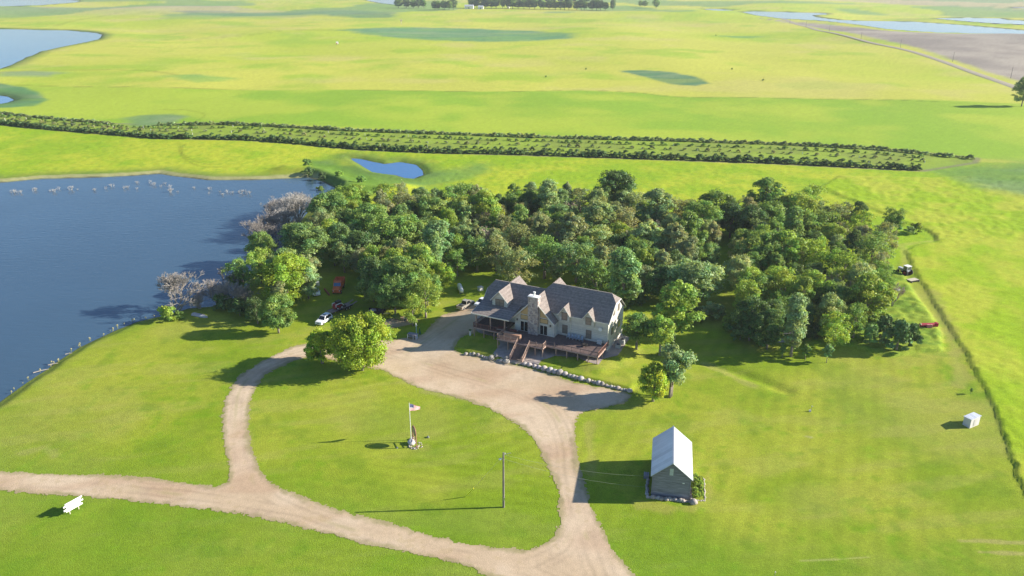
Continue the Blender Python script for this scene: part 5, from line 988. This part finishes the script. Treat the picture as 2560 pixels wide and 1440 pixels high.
t = thing('steel_beam', 'rusty orange beam standing on edge beside the orange truck', 'beam', (-49.4, 194.6, 0), R(-62)); MB().box(-2.4, 2.4, -.08, .08, .1, .5).build('web', mat('rust', (.28, .09, .05), .9), t); MB().box(-2.4, 2.4, -.16, .16, .5, .56).box(-2.4, 2.4, -.16, .16, .04, .1).build('flange', MATS['rust'], t)
# flatbed trailer with skid steer
t = thing('flatbed_trailer', 'long wooden flatbed trailer hitched behind the white suv', 'trailer', (-43.4, 182.9, 0), R(52)); WD = mat_lines('trailer_boards', (.30, .24, .22), 'Y', .2, .6)
MB().box(-3.4, 3.2, -1.1, 1.1, .72, .8).build('bed', WD, t); MB().box(-3.4, 3.2, -1.14, -1.08, .6, .84).box(-3.4, 3.2, 1.08, 1.14, .6, .84).build('frame', DKIRON, t); MB().tube((-3.4, -.8, .68), (-4.9, 0, .55), .06, .06, 6).tube((-3.4, .8, .68), (-4.9, 0, .55), .06, .06, 6).tube((-4.9, 0, .55), (-4.9, 0, 0), .05, .05, 6).build('hitch', mat('hitch_tan', (.5, .36, .25), .7), t)
for sy in (-1, 1): MB().slab([(3.2, sy * .75 - .25, .78), (4.9, sy * .75 - .25, 1.15), (4.9, sy * .75 + .25, 1.15), (3.2, sy * .75 + .25, .78)], .06).build('ramp', WD, t)
for x in (.9, 1.8):
    for y in (-1.22, 1.22): wheel(t, x, y, .36, .22)
t = thing('skid_steer', 'red and white skid steer loader riding on the flatbed trailer', 'loader', (-43.8, 182.4, .8), R(52)); RD = mat('loader_red', (.34, .03, .035), .5)
MB().box(-1.2, .9, -.55, .55, .25, .95).loft([[(x, y, z) for x, z in ((-1.35, .45), (-1.25, 1.35), (-.5, 1.45), (-.5, .45))] for y in (-.6, .6)]).build('body', RD, t)
MB().box(-.5, .75, -.5, -.44, .95, 1.95).box(-.5, .75, .44, .5, .95, 1.95).box(-.55, .8, -.52, .52, 1.95, 2.02).box(-.52, -.45, -.45, .45, .95, 1.95).build('cage', DKIRON, t)
for sy in (-1, 1): MB().path([(-1.2, sy * .72, 1.5), (.5, sy * .72, 1.45), (1.4, sy * .72, .6)], [.1, .1, .09], 4).path([(-1.25, sy * .72, .8), (-1.2, sy * .72, 1.55)], [.1, .1], 4).build('lift_arm', WHITE, t)
MB().loft([[(x, y, z) for x, z in ((1.35, .1), (2.0, .12), (1.95, .18), (1.5, .75), (1.35, .75))] for y in (-.85, .85)]).build('bucket', DKIRON, t)
for x in (-.75, .55):
    for y in (-.68, .68): wheel(t, x, y, .36, .26, rimmat=WHITE)
# boats, tank, clutter
def hull(t, L, W, Hh, m, zt=.0, inv=False):
    rings = []
    for k in range(9):
        f = k / 8; x = -L / 2 + L * f; w_ = W / 2 * (1 if f < .5 else (1 - ((f - .5) * 2) ** 2.2 * .98)); zz_ = Hh * (1 + .25 * f * f); kk = .12 * f
        r_ = [(x, -w_, zz_), (x, -w_ * .8, Hh * .25 + kk), (x, 0, kk), (x, w_ * .8, Hh * .25 + kk), (x, w_, zz_)]
        rings.append([(a, b, (Hh * 1.25 - c) if inv else c) for a, b, c in r_])
    m_ = MB(); m_.loft(rings); return m_.build('hull', m, t)
t = thing('boat', 'white boat under the branches left of the orange truck', 'boat', (-54.6, 199.5, .5), R(-28)); hull(t, 5.6, 2.1, .9, WHITE); MB().box(-1.4, .9, -.8, .8, .85, 1.15).build('deck_cover', mat('cover_blue', (.35, .45, .55), .6), t); MB().box(-.3, .1, -.75, .75, 1.1, 1.5).build('windscreen', GLASS, t)
X, Y = G(501, 791); t = thing('rowing_boat', 'upturned pale grey rowing boat lying on the lake bank', 'boat', (X, Y, .02), R(-22)); hull(t, 4.6, 1.35, .5, mat('boat_grey', (.50, .48, .50), .6, noise=(2, .15)), inv=True); MB().box(-2.0, 1.2, -.04, .04, .6, .66).build('keel', STEEL, t)
X, Y = G2(1151, 728); t = thing('gas_tank', 'long white propane tank on the grass behind the pickup', 'tank', (X, Y, hz1(X, Y)), R(-78)); tk = MB(); rr = []
for x, r_ in ((-2.6, .08), (-2.5, .36), (-2.2, .56), (-1.8, .62), (1.8, .62), (2.2, .56), (2.5, .36), (2.6, .08)): rr.append([(x, r_ * math.cos(a), .95 + r_ * math.sin(a)) for a in [k * math.pi / 8 for k in range(16)]])
tk.loft(rr).build('tank', WHITE, t, True); MB().tube((0, 0, 1.55), (0, 0, 1.72), .2, .2, 10).build('valve_dome', WHITE, t)
for x in (-1.5, 1.5): MB().box(x - .15, x + .15, -.5, .5, 0, .45).build('cradle', STEEL, t)
X, Y = G2(1201, 726); t = thing('metal_cabinet', 'small pale grey utility box on the shaded grass by the left wing', 'box', (X, Y, hz1(X, Y)), R(35)); MB().box(-.6, .6, -.55, .55, 0, 1.0).build('casing', mat('pale_plastic', (.6, .6, .58)), t); MB().box(-.66, .66, -.6, .6, 1.0, 1.08).build('lid', mat('ac_grey', (.4, .4, .4)), t)
X, Y = G2(1032, 846); t = thing('cleaning_table', 'grey open-fronted work bench at the edge of the gravel', 'bench', (X, Y, hz1(X, Y)), R(-22)); g = mat('bench_pale', (.42, .44, .47), .7)
MB().box(-1.15, 1.15, -.6, .6, 1.15, 1.23).build('table_top', mat('slate_top', (.20, .20, .25), .6), t); MB().box(1.02, 1.12, -.55, .55, 0, 1.15).box(-1.12, 1.12, .5, .58, .2, 1.15).build('side_panel', g, t); MB().box(-1.1, 1.1, -.55, .55, .55, .61).build('shelf', g, t)
for x, y in ((-1.08, -.53), (-1.08, .5), (.4, -.53)): MB().box(x - .05, x + .05, y - .05, y + .05, 0, 1.15).build('leg', WHITE, t)
X, Y = G2(1041, 834); t = thing('water_hydrant', 'white and pale green hand pump post behind the grey work bench', 'pump', (X, Y, hz1(X, Y))); MB().tube((0, 0, 0), (0, 0, 1.9), .12, .1, 10).build('post', mat('mint', (.35, .55, .45), .5), t); MB().tube((0, 0, 1.9), (0, 0, 2.7), .14, .06, 10).build('head', WHITE, t); MB().tube((0, 0, 2.3), (.4, 0, 2.1), .04).build('spout', WHITE, t)
X, Y = G2(1050, 841); t = thing('closed_parasol', 'dark green folded umbrella standing right of the grey work bench', 'parasol', (X, Y, hz1(X, Y))); MB().tube((0, 0, 0), (0, 0, 2.3), .03).build('pole', STEEL, t); MB().tube((0, 0, .6), (0, 0, 2.2), .32, .05, 8).build('canopy', mat('green_cloth', (.015, .10, .06), .9), t)
X, Y = G2(1020, 800); t = thing('utility_cart', 'low flat cart with a red bin under the tree by the gravel patch', 'cart', (X, Y, hz1(X, Y)), R(10)); MB().box(-1, 1, -.55, .55, .6, .7).build('deck', mat('cart_pale', (.55, .5, .48), .7), t); MB().box(.6, 1.0, -.3, .3, .7, 1.35).build('bin', mat('bin_red', (.5, .08, .08), .6), t)
for x in (-.65, .65):
    for y in (-.5, .5): wheel(t, x, y, .25, .15)
X, Y = G(945, 786); t = thing('utility_trailer', 'dark loaded utility trailer behind the big yellow-green tree', 'trailer', (X, Y, 0), R(-8)); MB().box(-2.6, 1.6, -1, 1, .6, .7).box(-2.6, 1.6, -1.05, -.98, .7, 1.25).box(-2.6, 1.6, .98, 1.05, .7, 1.25).build('bed', DKIRON, t); MB().ball((-1.2, 0, .95), (1.0, .8, .5), 10, 6, .2, 8, .7).build('load', mat('tarp', (.35, .35, .38), .7, noise=(3, .5)), t); MB().loft([[(x, y, z) for x, z in ((.1, .7), (1.4, .7), (1.3, 1.5), (.3, 1.6))] for y in (-.7, .7)]).build('covered_box', mat('navy_tarp', (.03, .035, .07), .6), t); MB().tube((1.6, -.5, .6), (3.0, 0, .5), .05).tube((1.6, .5, .6), (3.0, 0, .5), .05).build('hitch', STEEL, t)
for y in (-1.15, 1.15): wheel(t, -.5, y, .36, .22)
# flagpole, flag, arch sign
X, Y = G(1028, 1100); FP = thing('flagpole', 'thin white flagpole on the driveway island', 'flagpole', (X, Y, 0)); MB().tube((0, 0, 0), (0, 0, 7.85), .065, .045, 8).build('pole', WHITE, FP); MB().ball((0, 0, 7.93), .11).build('finial', mat('gold', (.8, .6, .2), .3, 1), FP); MB().tube((0, 0, 0), (0, 0, .22), .32, .28, 12).build('base', WHITE, FP)
def flag_mat():
    m = bpy.data.materials.new('flag_cloth'); m.use_nodes = True; n = m.node_tree.nodes; l = m.node_tree.links; p = n['Principled BSDF']; p.inputs['Roughness'].default_value = .8
    a = n.new('ShaderNodeAttribute'); a.attribute_name = 'Col'; l.new(a.outputs['Color'], p.inputs['Base Color']); return m
nu, nv = 76, 52; U_, V_ = np.meshgrid(np.linspace(0, 1, nu), np.linspace(0, 1, nv)); FW, FH = 2.35, 1.45
dx = U_ * FW * .74; dy = U_ * FW * .42 + .13 * np.sin(U_ * 8 + V_ * 1.5) * U_; dzz = -U_ ** 1.25 * 1.25 * (1 - .0 * V_); shrink = 1 - .62 * U_ ** 1.4
Zc = 7.6 - (V_ * FH * shrink) + dzz; VV = np.stack([dx + .05, dy, Zc], -1).reshape(-1, 3); ii = np.arange(nu * nv).reshape(nv, nu); Fq = np.stack([ii[:-1, :-1], ii[:-1, 1:], ii[1:, 1:], ii[1:, :-1]], -1).reshape(-1, 4)
stripe = (np.floor(V_ * 13) % 2 == 0); col = np.where(stripe[..., None], np.array([.55, .03, .05]), np.array([.8, .8, .8])); can = (U_ < .4) & (V_ < 7 / 13); star = (np.sin(U_ * 2 * np.pi * 6 / .4) * np.sin(V_ * 2 * np.pi * 9 / (14 / 13)) > .75); col = np.where(can[..., None], np.where(star[..., None], np.array([.8, .8, .8]), np.array([.02, .03, .16])), col).reshape(-1, 3)
fo = npmesh('flag', VV, Fq, flag_mat(), col=col, smooth=True); fo.location = (X, Y, 0); tag(fo, 'stars and stripes flag drooping from the flagpole', 'flag')
ax, ay = G(1037, 1112); AR = thing('arch_sign', 'arched brown timber sign frame holding an oval board beside the flagpole', 'sign', (ax, ay, 0), R(-66)); BW = mat('sign_timber', (.33, .17, .12), .8, noise=(3, .25))
for x in (-1.0, 1.0): MB().tube((x, 0, 0), (x, 0, 2.9), .11, .1, 8).build('post', BW, AR)
MB().path([(math.cos(a) * 1.05, 0, 2.85 + 1.0 * math.sin(a)) for a in [k * math.pi / 12 for k in range(13)]], [.1] * 13, 6).build('arch', BW, AR)
for z in (1.0, 1.55): MB().tube((-1, 0, z), (1, 0, z), .07, .07, 6).build('crossbar', BW, AR)
ob = MB().loft([[(math.cos(a) * .86, y, 2.85 + math.sin(a) * .84) for a in [k * math.pi / 12 for k in range(24)]] for y in (-.05, .05)]).build('oval_board', mat('board_olive', (.22, .20, .12), .8), AR)
MB().loft([[(math.cos(a) * .62, y, 2.88 + math.sin(a) * .6) for a in [k * math.pi / 12 for k in range(24)]] for y in (-.09, -.051)]).build('emblem', mat('emblem_tan', (.45, .36, .18), .8), ob)
rock(1029, 1105, .78, 'big white boulder at the foot of the arched sign', name='boulder', col=(1.7, 1.7, 1.7, 1)); rock(1031, 1096, .35, 'small white rock touching the flagpole base', col=(1.6, 1.6, 1.6, 1))
for k in range(26):
    a = rnd.uniform(0, 6.28); r_ = rnd.uniform(.5, 1.3); rock(0, 0, rnd.uniform(.1, .22), 'small pale stone heaped round the foot of the arched sign', group='stones at the arched sign', xy=(ax + .3 + r_ * math.cos(a) * 1.0, ay - .2 + r_ * math.sin(a)), cat='stone', name='small_stone', col=(1.3, 1.25, 1.15, 1))
o = rock(1070, 1092, .3, 'dark rounded rock alone on the lawn right of the arched sign', col=(.5, .6, .55, 1)); o = rock(993, 1119, .2, 'small pale stone on the lawn in front of the arched sign', col=(1.5, 1.5, 1.4, 1))
# utility pole, guard, wires
PO = mat('pole_wood', (.20, .18, .165), .95, noise=(1.5, .3)); X, Y = G(1259, 1268); UP = thing('utility_pole', 'tall grey wooden utility pole on the driveway island', 'utility pole', (X, Y, 0))
MB().tube((0, 0, -.2), (0, 0, 10.3), .19, .13, 10).build('pole', PO, UP); MB().tube((0, 0, 9.9), (1.15, .2, 10.15), .04, .03, 6).tube((1.15, .2, 10.15), (1.15, .2, 9.95), .03).build('bracket', STEEL, UP); lm = MB().tube((-.12, 0, 9.2), (-.45, 0, 9.3), .04).ball((-.5, 0, 9.1), (.24, .2, .14)).build('yard_lamp', WHITE, UP); MB().box(-.05, .2, -.27, -.12, 1.5, 2.0).build('meter_box', STEEL, UP); MB().ball((.25, 0, 10.2), .08).build('insulator', WHITE, UP)
X2, Y2 = G(1164, 1242); t = thing('guy_wire', 'slanting guy wire with bright yellow plastic guard near the utility pole', 'guy wire', (X2, Y2, 0)); d = Vector((X - X2, Y - Y2, 9.7)); d2 = d.normalized(); MB().tube((0, 0, 0), tuple(d2 * 2.6), .085, .085, 6).build('guard', mat('guard_yellow', (.80, .80, .04), .5), t); MB().tube((0, 0, 0), tuple(d), .012, .012, 4).build('wire', STEEL, t)
def cable(a, b, sag, lb, r_=.012):
    pts = []; a = Vector(a); b = Vector(b)
    for k in range(17): f = k / 16; p = a.lerp(b, f); p.z -= sag * 4 * f * (1 - f); pts.append(tuple(p - a))
    o = MB().path(pts, [r_] * 17, 4).build('power_line', mat('cable', (.22, .24, .2), .6)); o.location = a; tag(o, lb, 'wire')
cable((X, Y, 10.0), (*cab(.1, -.1), 3.9), .9, 'upper overhead wire running from the utility pole to the cabin'); cable((X, Y, 9.2), (*cab(.7, -.3), 1.9), 1.0, 'lower overhead wire running from the utility pole to the cabin')
# white slatted sign near the road
t = thing('slatted_sign', 'white sign of staggered horizontal boards on two posts beside the road', 'sign', (-69.6, 103.0, 0), R(58)); ends = [(-1.25, 1.45), (-1.55, 1.2), (-1.1, 1.65), (-1.5, 1.3), (-1.2, 1.6)]
for k, (a, b) in enumerate(ends): MB().box(a, b, -.06, .02, .62 + k * .31, .90 + k * .31).build('board', WHITE, t)
for x in (-.7, .75): MB().box(x - .06, x + .06, .02, .14, 0, 2.1).build('post', mat('pale_post', (.55, .5, .42), .8), t)
# white hut
t = thing('garden_hut', 'small white hut with slanting pale roof alone on the right lawn', 'hut', (86.2, 128.3, 0), R(0)); a0, a1, a2 = Vector((85.42 - 86.2, 128.95 - 128.3, 0)), Vector((85.98 - 86.2, 127.5 - 128.3, 0)), Vector((88.4 - 86.2, 128.8 - 128.3, 0)); a3 = a0 + a2 - a1
a0, a1, a2, a3 = [Vector((p.x, p.y, 0)) for p in (a0, a1, a2, a3)]
MB().add([tuple(p) for p in (a0, a1, a2, a3)] + [(p.x, p.y, z) for p, z in ((a0, 1.75), (a1, 1.9), (a2, 1.9), (a3, 1.75))], [(3, 2, 1, 0), (4, 5, 6, 7), (0, 1, 5, 4), (1, 2, 6, 5), (2, 3, 7, 6), (3, 0, 4, 7)]).build('wall', mat('hut_white', (.62, .60, .60), .7, noise=(2, .06)), t)
c = (a0 + a1 + a2 + a3) / 4; P_ = [c + (p - c) * 1.14 for p in (a0, a1, a2, a3)]; MB().slab([(p.x, p.y, z) for p, z in zip(P_, (1.82, 1.99, 1.99, 1.82))], .07).build('roof', mat_lines('hut_roof', (.62, .66, .72), 'X', .5, .8, .4), t)
m1 = a1.lerp(a2, .35); m2 = a1.lerp(a2, .62); off = Vector((.05, -.07, 0)) * .6; MB().slab([(m1 + off) + Vector((0, 0, .25)), (m2 + off) + Vector((0, 0, .25)), (m2 + off) + Vector((0, 0, 1.6)), (m1 + off) + Vector((0, 0, 1.6))], .02).build('door', mat('hut_door', (.55, .53, .50), .7), t)
X, Y = G(2027, 1029); t = thing('standpipe', 'short grey standpipe with a small box alone on the right lawn', 'standpipe', (X, Y, 0)); MB().tube((0, 0, 0), (0, 0, 1.3), .05).tube((0, 0, 1.25), (.3, 0, 1.15), .04).build('pipe', STEEL, t); MB().box(-.35, -.05, -.15, .15, 0, .35).build('box', mat('pale_plastic', (.6, .6, .58)), t)
X, Y = G(1933, 1452); t = thing('marker_post', 'pale metal marker post poking up at the bottom edge of the lawn', 'post', (X, Y, 0)); MB().tube((0, 0, 0), (.12, 0, 1.5), .05).build('pipe', STEEL, t); MB().ball((.12, 0, 1.55), .09).build('cap', WHITE, t)
# tractor with mower, red machine, log, shack
X, Y = G(2270, 690); t = thing('tractor', 'white roofed tractor with big dark rear wheels on the mown path', 'tractor', (X - .3, Y + 1.2, 0), R(112)); TB = mat('tractor_grey', (.45, .48, .55), .5)
MB().box(.3, 2.4, -.4, .4, .9, 1.6).build('hood', TB, t); MB().box(-1.0, .5, -.4, .4, .6, 1.1).build('chassis', DKIRON, t); MB().box(-1.0, .35, -.75, .75, 1.1, 1.6).build('cab_base', TB, t); MB().loft([[(x, y, z) for x, z in ((-.95, 1.6), (.3, 1.6), (.2, 2.6), (-.9, 2.6))] for y in (-.7, .7)]).build('cab_glass', GLASS, t); MB().box(-1.1, .4, -.85, .85, 2.6, 2.78).build('cab_roof', WHITE, t)
for x, y in ((-.97, -.72), (-.97, .72), (.3, -.72), (.3, .72)): MB().box(x - .05, x + .05, y - .05, y + .05, 1.5, 2.62).build('cab_pillar', TB, t)
for y in (-.95, .95): wheel(t, -.7, y, .85, .5, .5, RD); wheel(t, 1.9, y * .85, .5, .3)
X, Y = G(2281, 703); t = thing('rotary_mower', 'wide tan topped mower hitched behind the tractor', 'mower', (X, Y, 0), R(22)); MB().box(-1.5, 1.5, -.8, .8, .35, .55).build('deck', mat('mower_tan', (.55, .50, .38), .6), t); MB().box(-1.52, 1.52, -.85, -.78, .12, .5).box(-1.52, 1.52, .78, .85, .12, .5).build('skirt', DKIRON, t)
for x in (-1.3, 1.3): wheel(t, x, -1.0, .24, .14)
X, Y = G(2320, 822); t = thing('grain_auger', 'long red swather-like farm machine lying in the weeds', 'machine', (X, Y, .55), R(4)); RM_ = mat('machine_red', (.38, .03, .05), .6, noise=(2, .2)); MB().loft([[(x, .45 * math.cos(a), .55 + .42 * math.sin(a)) for a in [k * math.pi / 6 for k in range(12)]] for x in (-2.2, 1.6)]).build('drum', RM_, t); MB().tube((-2.2, 0, .6), (-2.6, 0, .6), .15).box(1.6, 2.1, -.5, .5, .15, 1.0).build('end_plate', RM_, t); MB().box(-.9, .3, -.95, -.45, .2, .9).path([(-.9, -1.0, .2), (-.3, -1.0, 1.1), (.3, -1.0, .9), (.3, -1.0, .1)], [.06] * 4, 4).build('hitch_frame', mat('machine_pink', (.55, .2, .2), .6), t); MB().box(-2.9, -2.1, -.3, .3, .3, .6).build('chute', RM_, t)
X, Y = G(2243, 732); t = thing('white_tub', 'small white upturned tub in the weeds by the right grove', 'tub', (X, Y, .7)); MB().loft([[(math.cos(a) * r_, math.sin(a) * r_ * .5, z) for a in [k * math.pi / 6 for k in range(12)]] for r_, z in ((.7, 0), (.55, .4), (.3, .45))]).build('shell', WHITE, t)
X, Y = G(1968, 855); t = thing('old_shack', 'small old bluish-grey shack half hidden behind saplings and bushes', 'shack', (X, Y, 0), R(8)); SW = mat_lines('shack_boards', (.33, .34, .40), 'Z', .22, .7)
MB().box(-2.4, 2.0, 0, 3.4, 0, 2.5).build('wall', SW, t); MB().slab([(-2.7, -.5, 2.5), (2.3, -.5, 2.5), (2.3, 1.7, 3.5), (-2.7, 1.7, 3.5)], .1).slab([(-2.7, 3.9, 2.5), (2.3, 3.9, 2.5), (2.3, 1.7, 3.5), (-2.7, 1.7, 3.5)], .1).build('roof', mat('shack_roof', (.07, .06, .065), .9), t); MB().box(-2.7, 2.3, -.58, -.5, 2.42, 2.56).build('fascia', mat('fascia_pink', (.42, .36, .38), .8), t)
for x in (-1.7, -.7): w_ = MB().box(x - .06, x + .86, -.06, 0, 1.1, 2.2).build('window', FRAME, t); MB().box(x, x + .8, -.08, -.03, 1.16, 2.14).build('pane', DARKG, w_)
# far things
X, Y = G(843, 109); t = thing('hunting_blind', 'tiny white and orange box stand alone in the far meadow', 'blind', (X, Y, hz1(X, Y)), .3)
MB().box(-1.3, 1.3, -1.3, 1.3, 1.4, 3.9).build('box', WHITE, t); MB().box(-1.35, .2, -1.36, -1.3, 1.4, 2.6).build('panel', mat('blind_orange', (.45, .2, .08), .8), t)
for x, y in ((-1.1, -1.1), (1.1, -1.1), (-1.1, 1.1), (1.1, 1.1)): MB().box(x - .1, x + .1, y - .1, y + .1, -.5, 1.4).build('leg', PO, t)
X, Y = G(1004, 58); put_dead('D2', X, Y, 'pale leafless bush far out above the dark marsh oval', h=5.6, s=1.6, color=(1.2, 1.15, 1.1))
for px, py, sx, lb, nm in ((1173, 22, 19, 'long white barn with grey roof at the distant farmstead', 'barn'), (1202, 23, 11, 'smaller white shed right of the long barn at the distant farmstead', 'shed')):
    X, Y = G(px, py); z0 = hz1(X, Y); t = thing(nm, lb, nm, (X, Y, z0), R(-6)); ly = 9 if sx > 12 else 7; hh = 5.5 if sx > 12 else 4.5
    MB().prism([(-ly / 2, -1), (ly / 2, -1), (ly / 2, hh), (0, hh + 3), (-ly / 2, hh)], 'x', -sx / 2, sx / 2).build('wall', WHITE, t); MB().slab([(-sx / 2 - .3, -ly / 2 - .4, hh - .2), (sx / 2 + .3, -ly / 2 - .4, hh - .2), (sx / 2 + .3, 0, hh + 3.2), (-sx / 2 - .3, 0, hh + 3.2)], .2).slab([(-sx / 2 - .3, ly / 2 + .4, hh - .2), (sx / 2 + .3, ly / 2 + .4, hh - .2), (sx / 2 + .3, 0, hh + 3.2), (-sx / 2 - .3, 0, hh + 3.2)], .2).build('roof', mat('barn_roof', (.5, .52, .55), .5), t); MB().box(-1.5, 1.5, -ly / 2 - .1, -ly / 2, -.5, 3.4).build('door', mat('barn_door', (.3, .3, .32), .8), t)
X, Y = G(1271, 21); t = thing('white_tank', 'tiny white round tank by the distant farmstead trees', 'tank', (X, Y, hz1(X, Y))); MB().tube((0, 0, -1), (0, 0, 3), 3, 3, 16).tube((0, 0, 3), (0, 0, 4), 3, .5, 16).build('shell', WHITE, t)
root = None; names = ('at the frame edge beside the lone tree', 'second from the frame edge along the far road', 'beside the bare field, third from the frame edge', 'beside the bare field, fourth from the frame edge', 'beside the bare field, fifth from the frame edge', 'beside the bare field near the pond', 'at the pond end of the far road')
for i, (px, py) in enumerate([(2527, 193), (2382, 152), (2250, 122), (2152, 99), (2073, 79), (2015, 65), (1975, 55)]):
    X, Y = G(px, py); lb = 'far thin utility pole ' + names[i]
    if root is None: root = thing('utility_pole', lb, 'utility pole', (X, Y, hz1(X, Y)), .8, 'utility poles along the far road'); MB().tube((0, 0, -.5), (0, 0, 9.0), .2, .15, 6).build('pole', PO, root); MB().box(-1, 1, -.06, .06, 8.3, 8.5).build('crossarm', PO, root)
    else: dup(root, (X, Y, hz1(X, Y)), .8, lb)
for i, (px, py) in enumerate([(1908, 200), (1365, 190), (1830, 171), (1790, 84), (1465, 171)]):
    X, Y = G(px, py); put_tree('S1', X, Y, ('lone low dark shrub in the far meadow right of the marsh patch', 'lone tiny shrub in the middle of the far meadow', 'dark shrub at the right end of the marsh patch', 'small shrub at the left end of the thin far marsh', 'small dark shrub left of the marsh patch')[i], 'shrub', tone('mid'), .45)

# ================================================================== THE AIR
hzb = MB().box(-6000, 6000, -500, 9500, -12, 130).build('haze', bpy.data.materials.new('air')); hm = hzb.data.materials[0]; hm.use_nodes = True; n = hm.node_tree.nodes; n.remove(n['Principled BSDF'])
pv = n.new('ShaderNodeVolumePrincipled'); pv.inputs['Color'].default_value = (.86, .93, 1, 1); pv.inputs['Density'].default_value = .00009; pv.inputs['Anisotropy'].default_value = .2
hm.node_tree.links.new(pv.outputs[0], n['Material Output'].inputs['Volume']); tag(hzb, 'thin pale haze in the air over the fields', 'haze', kind='stuff')
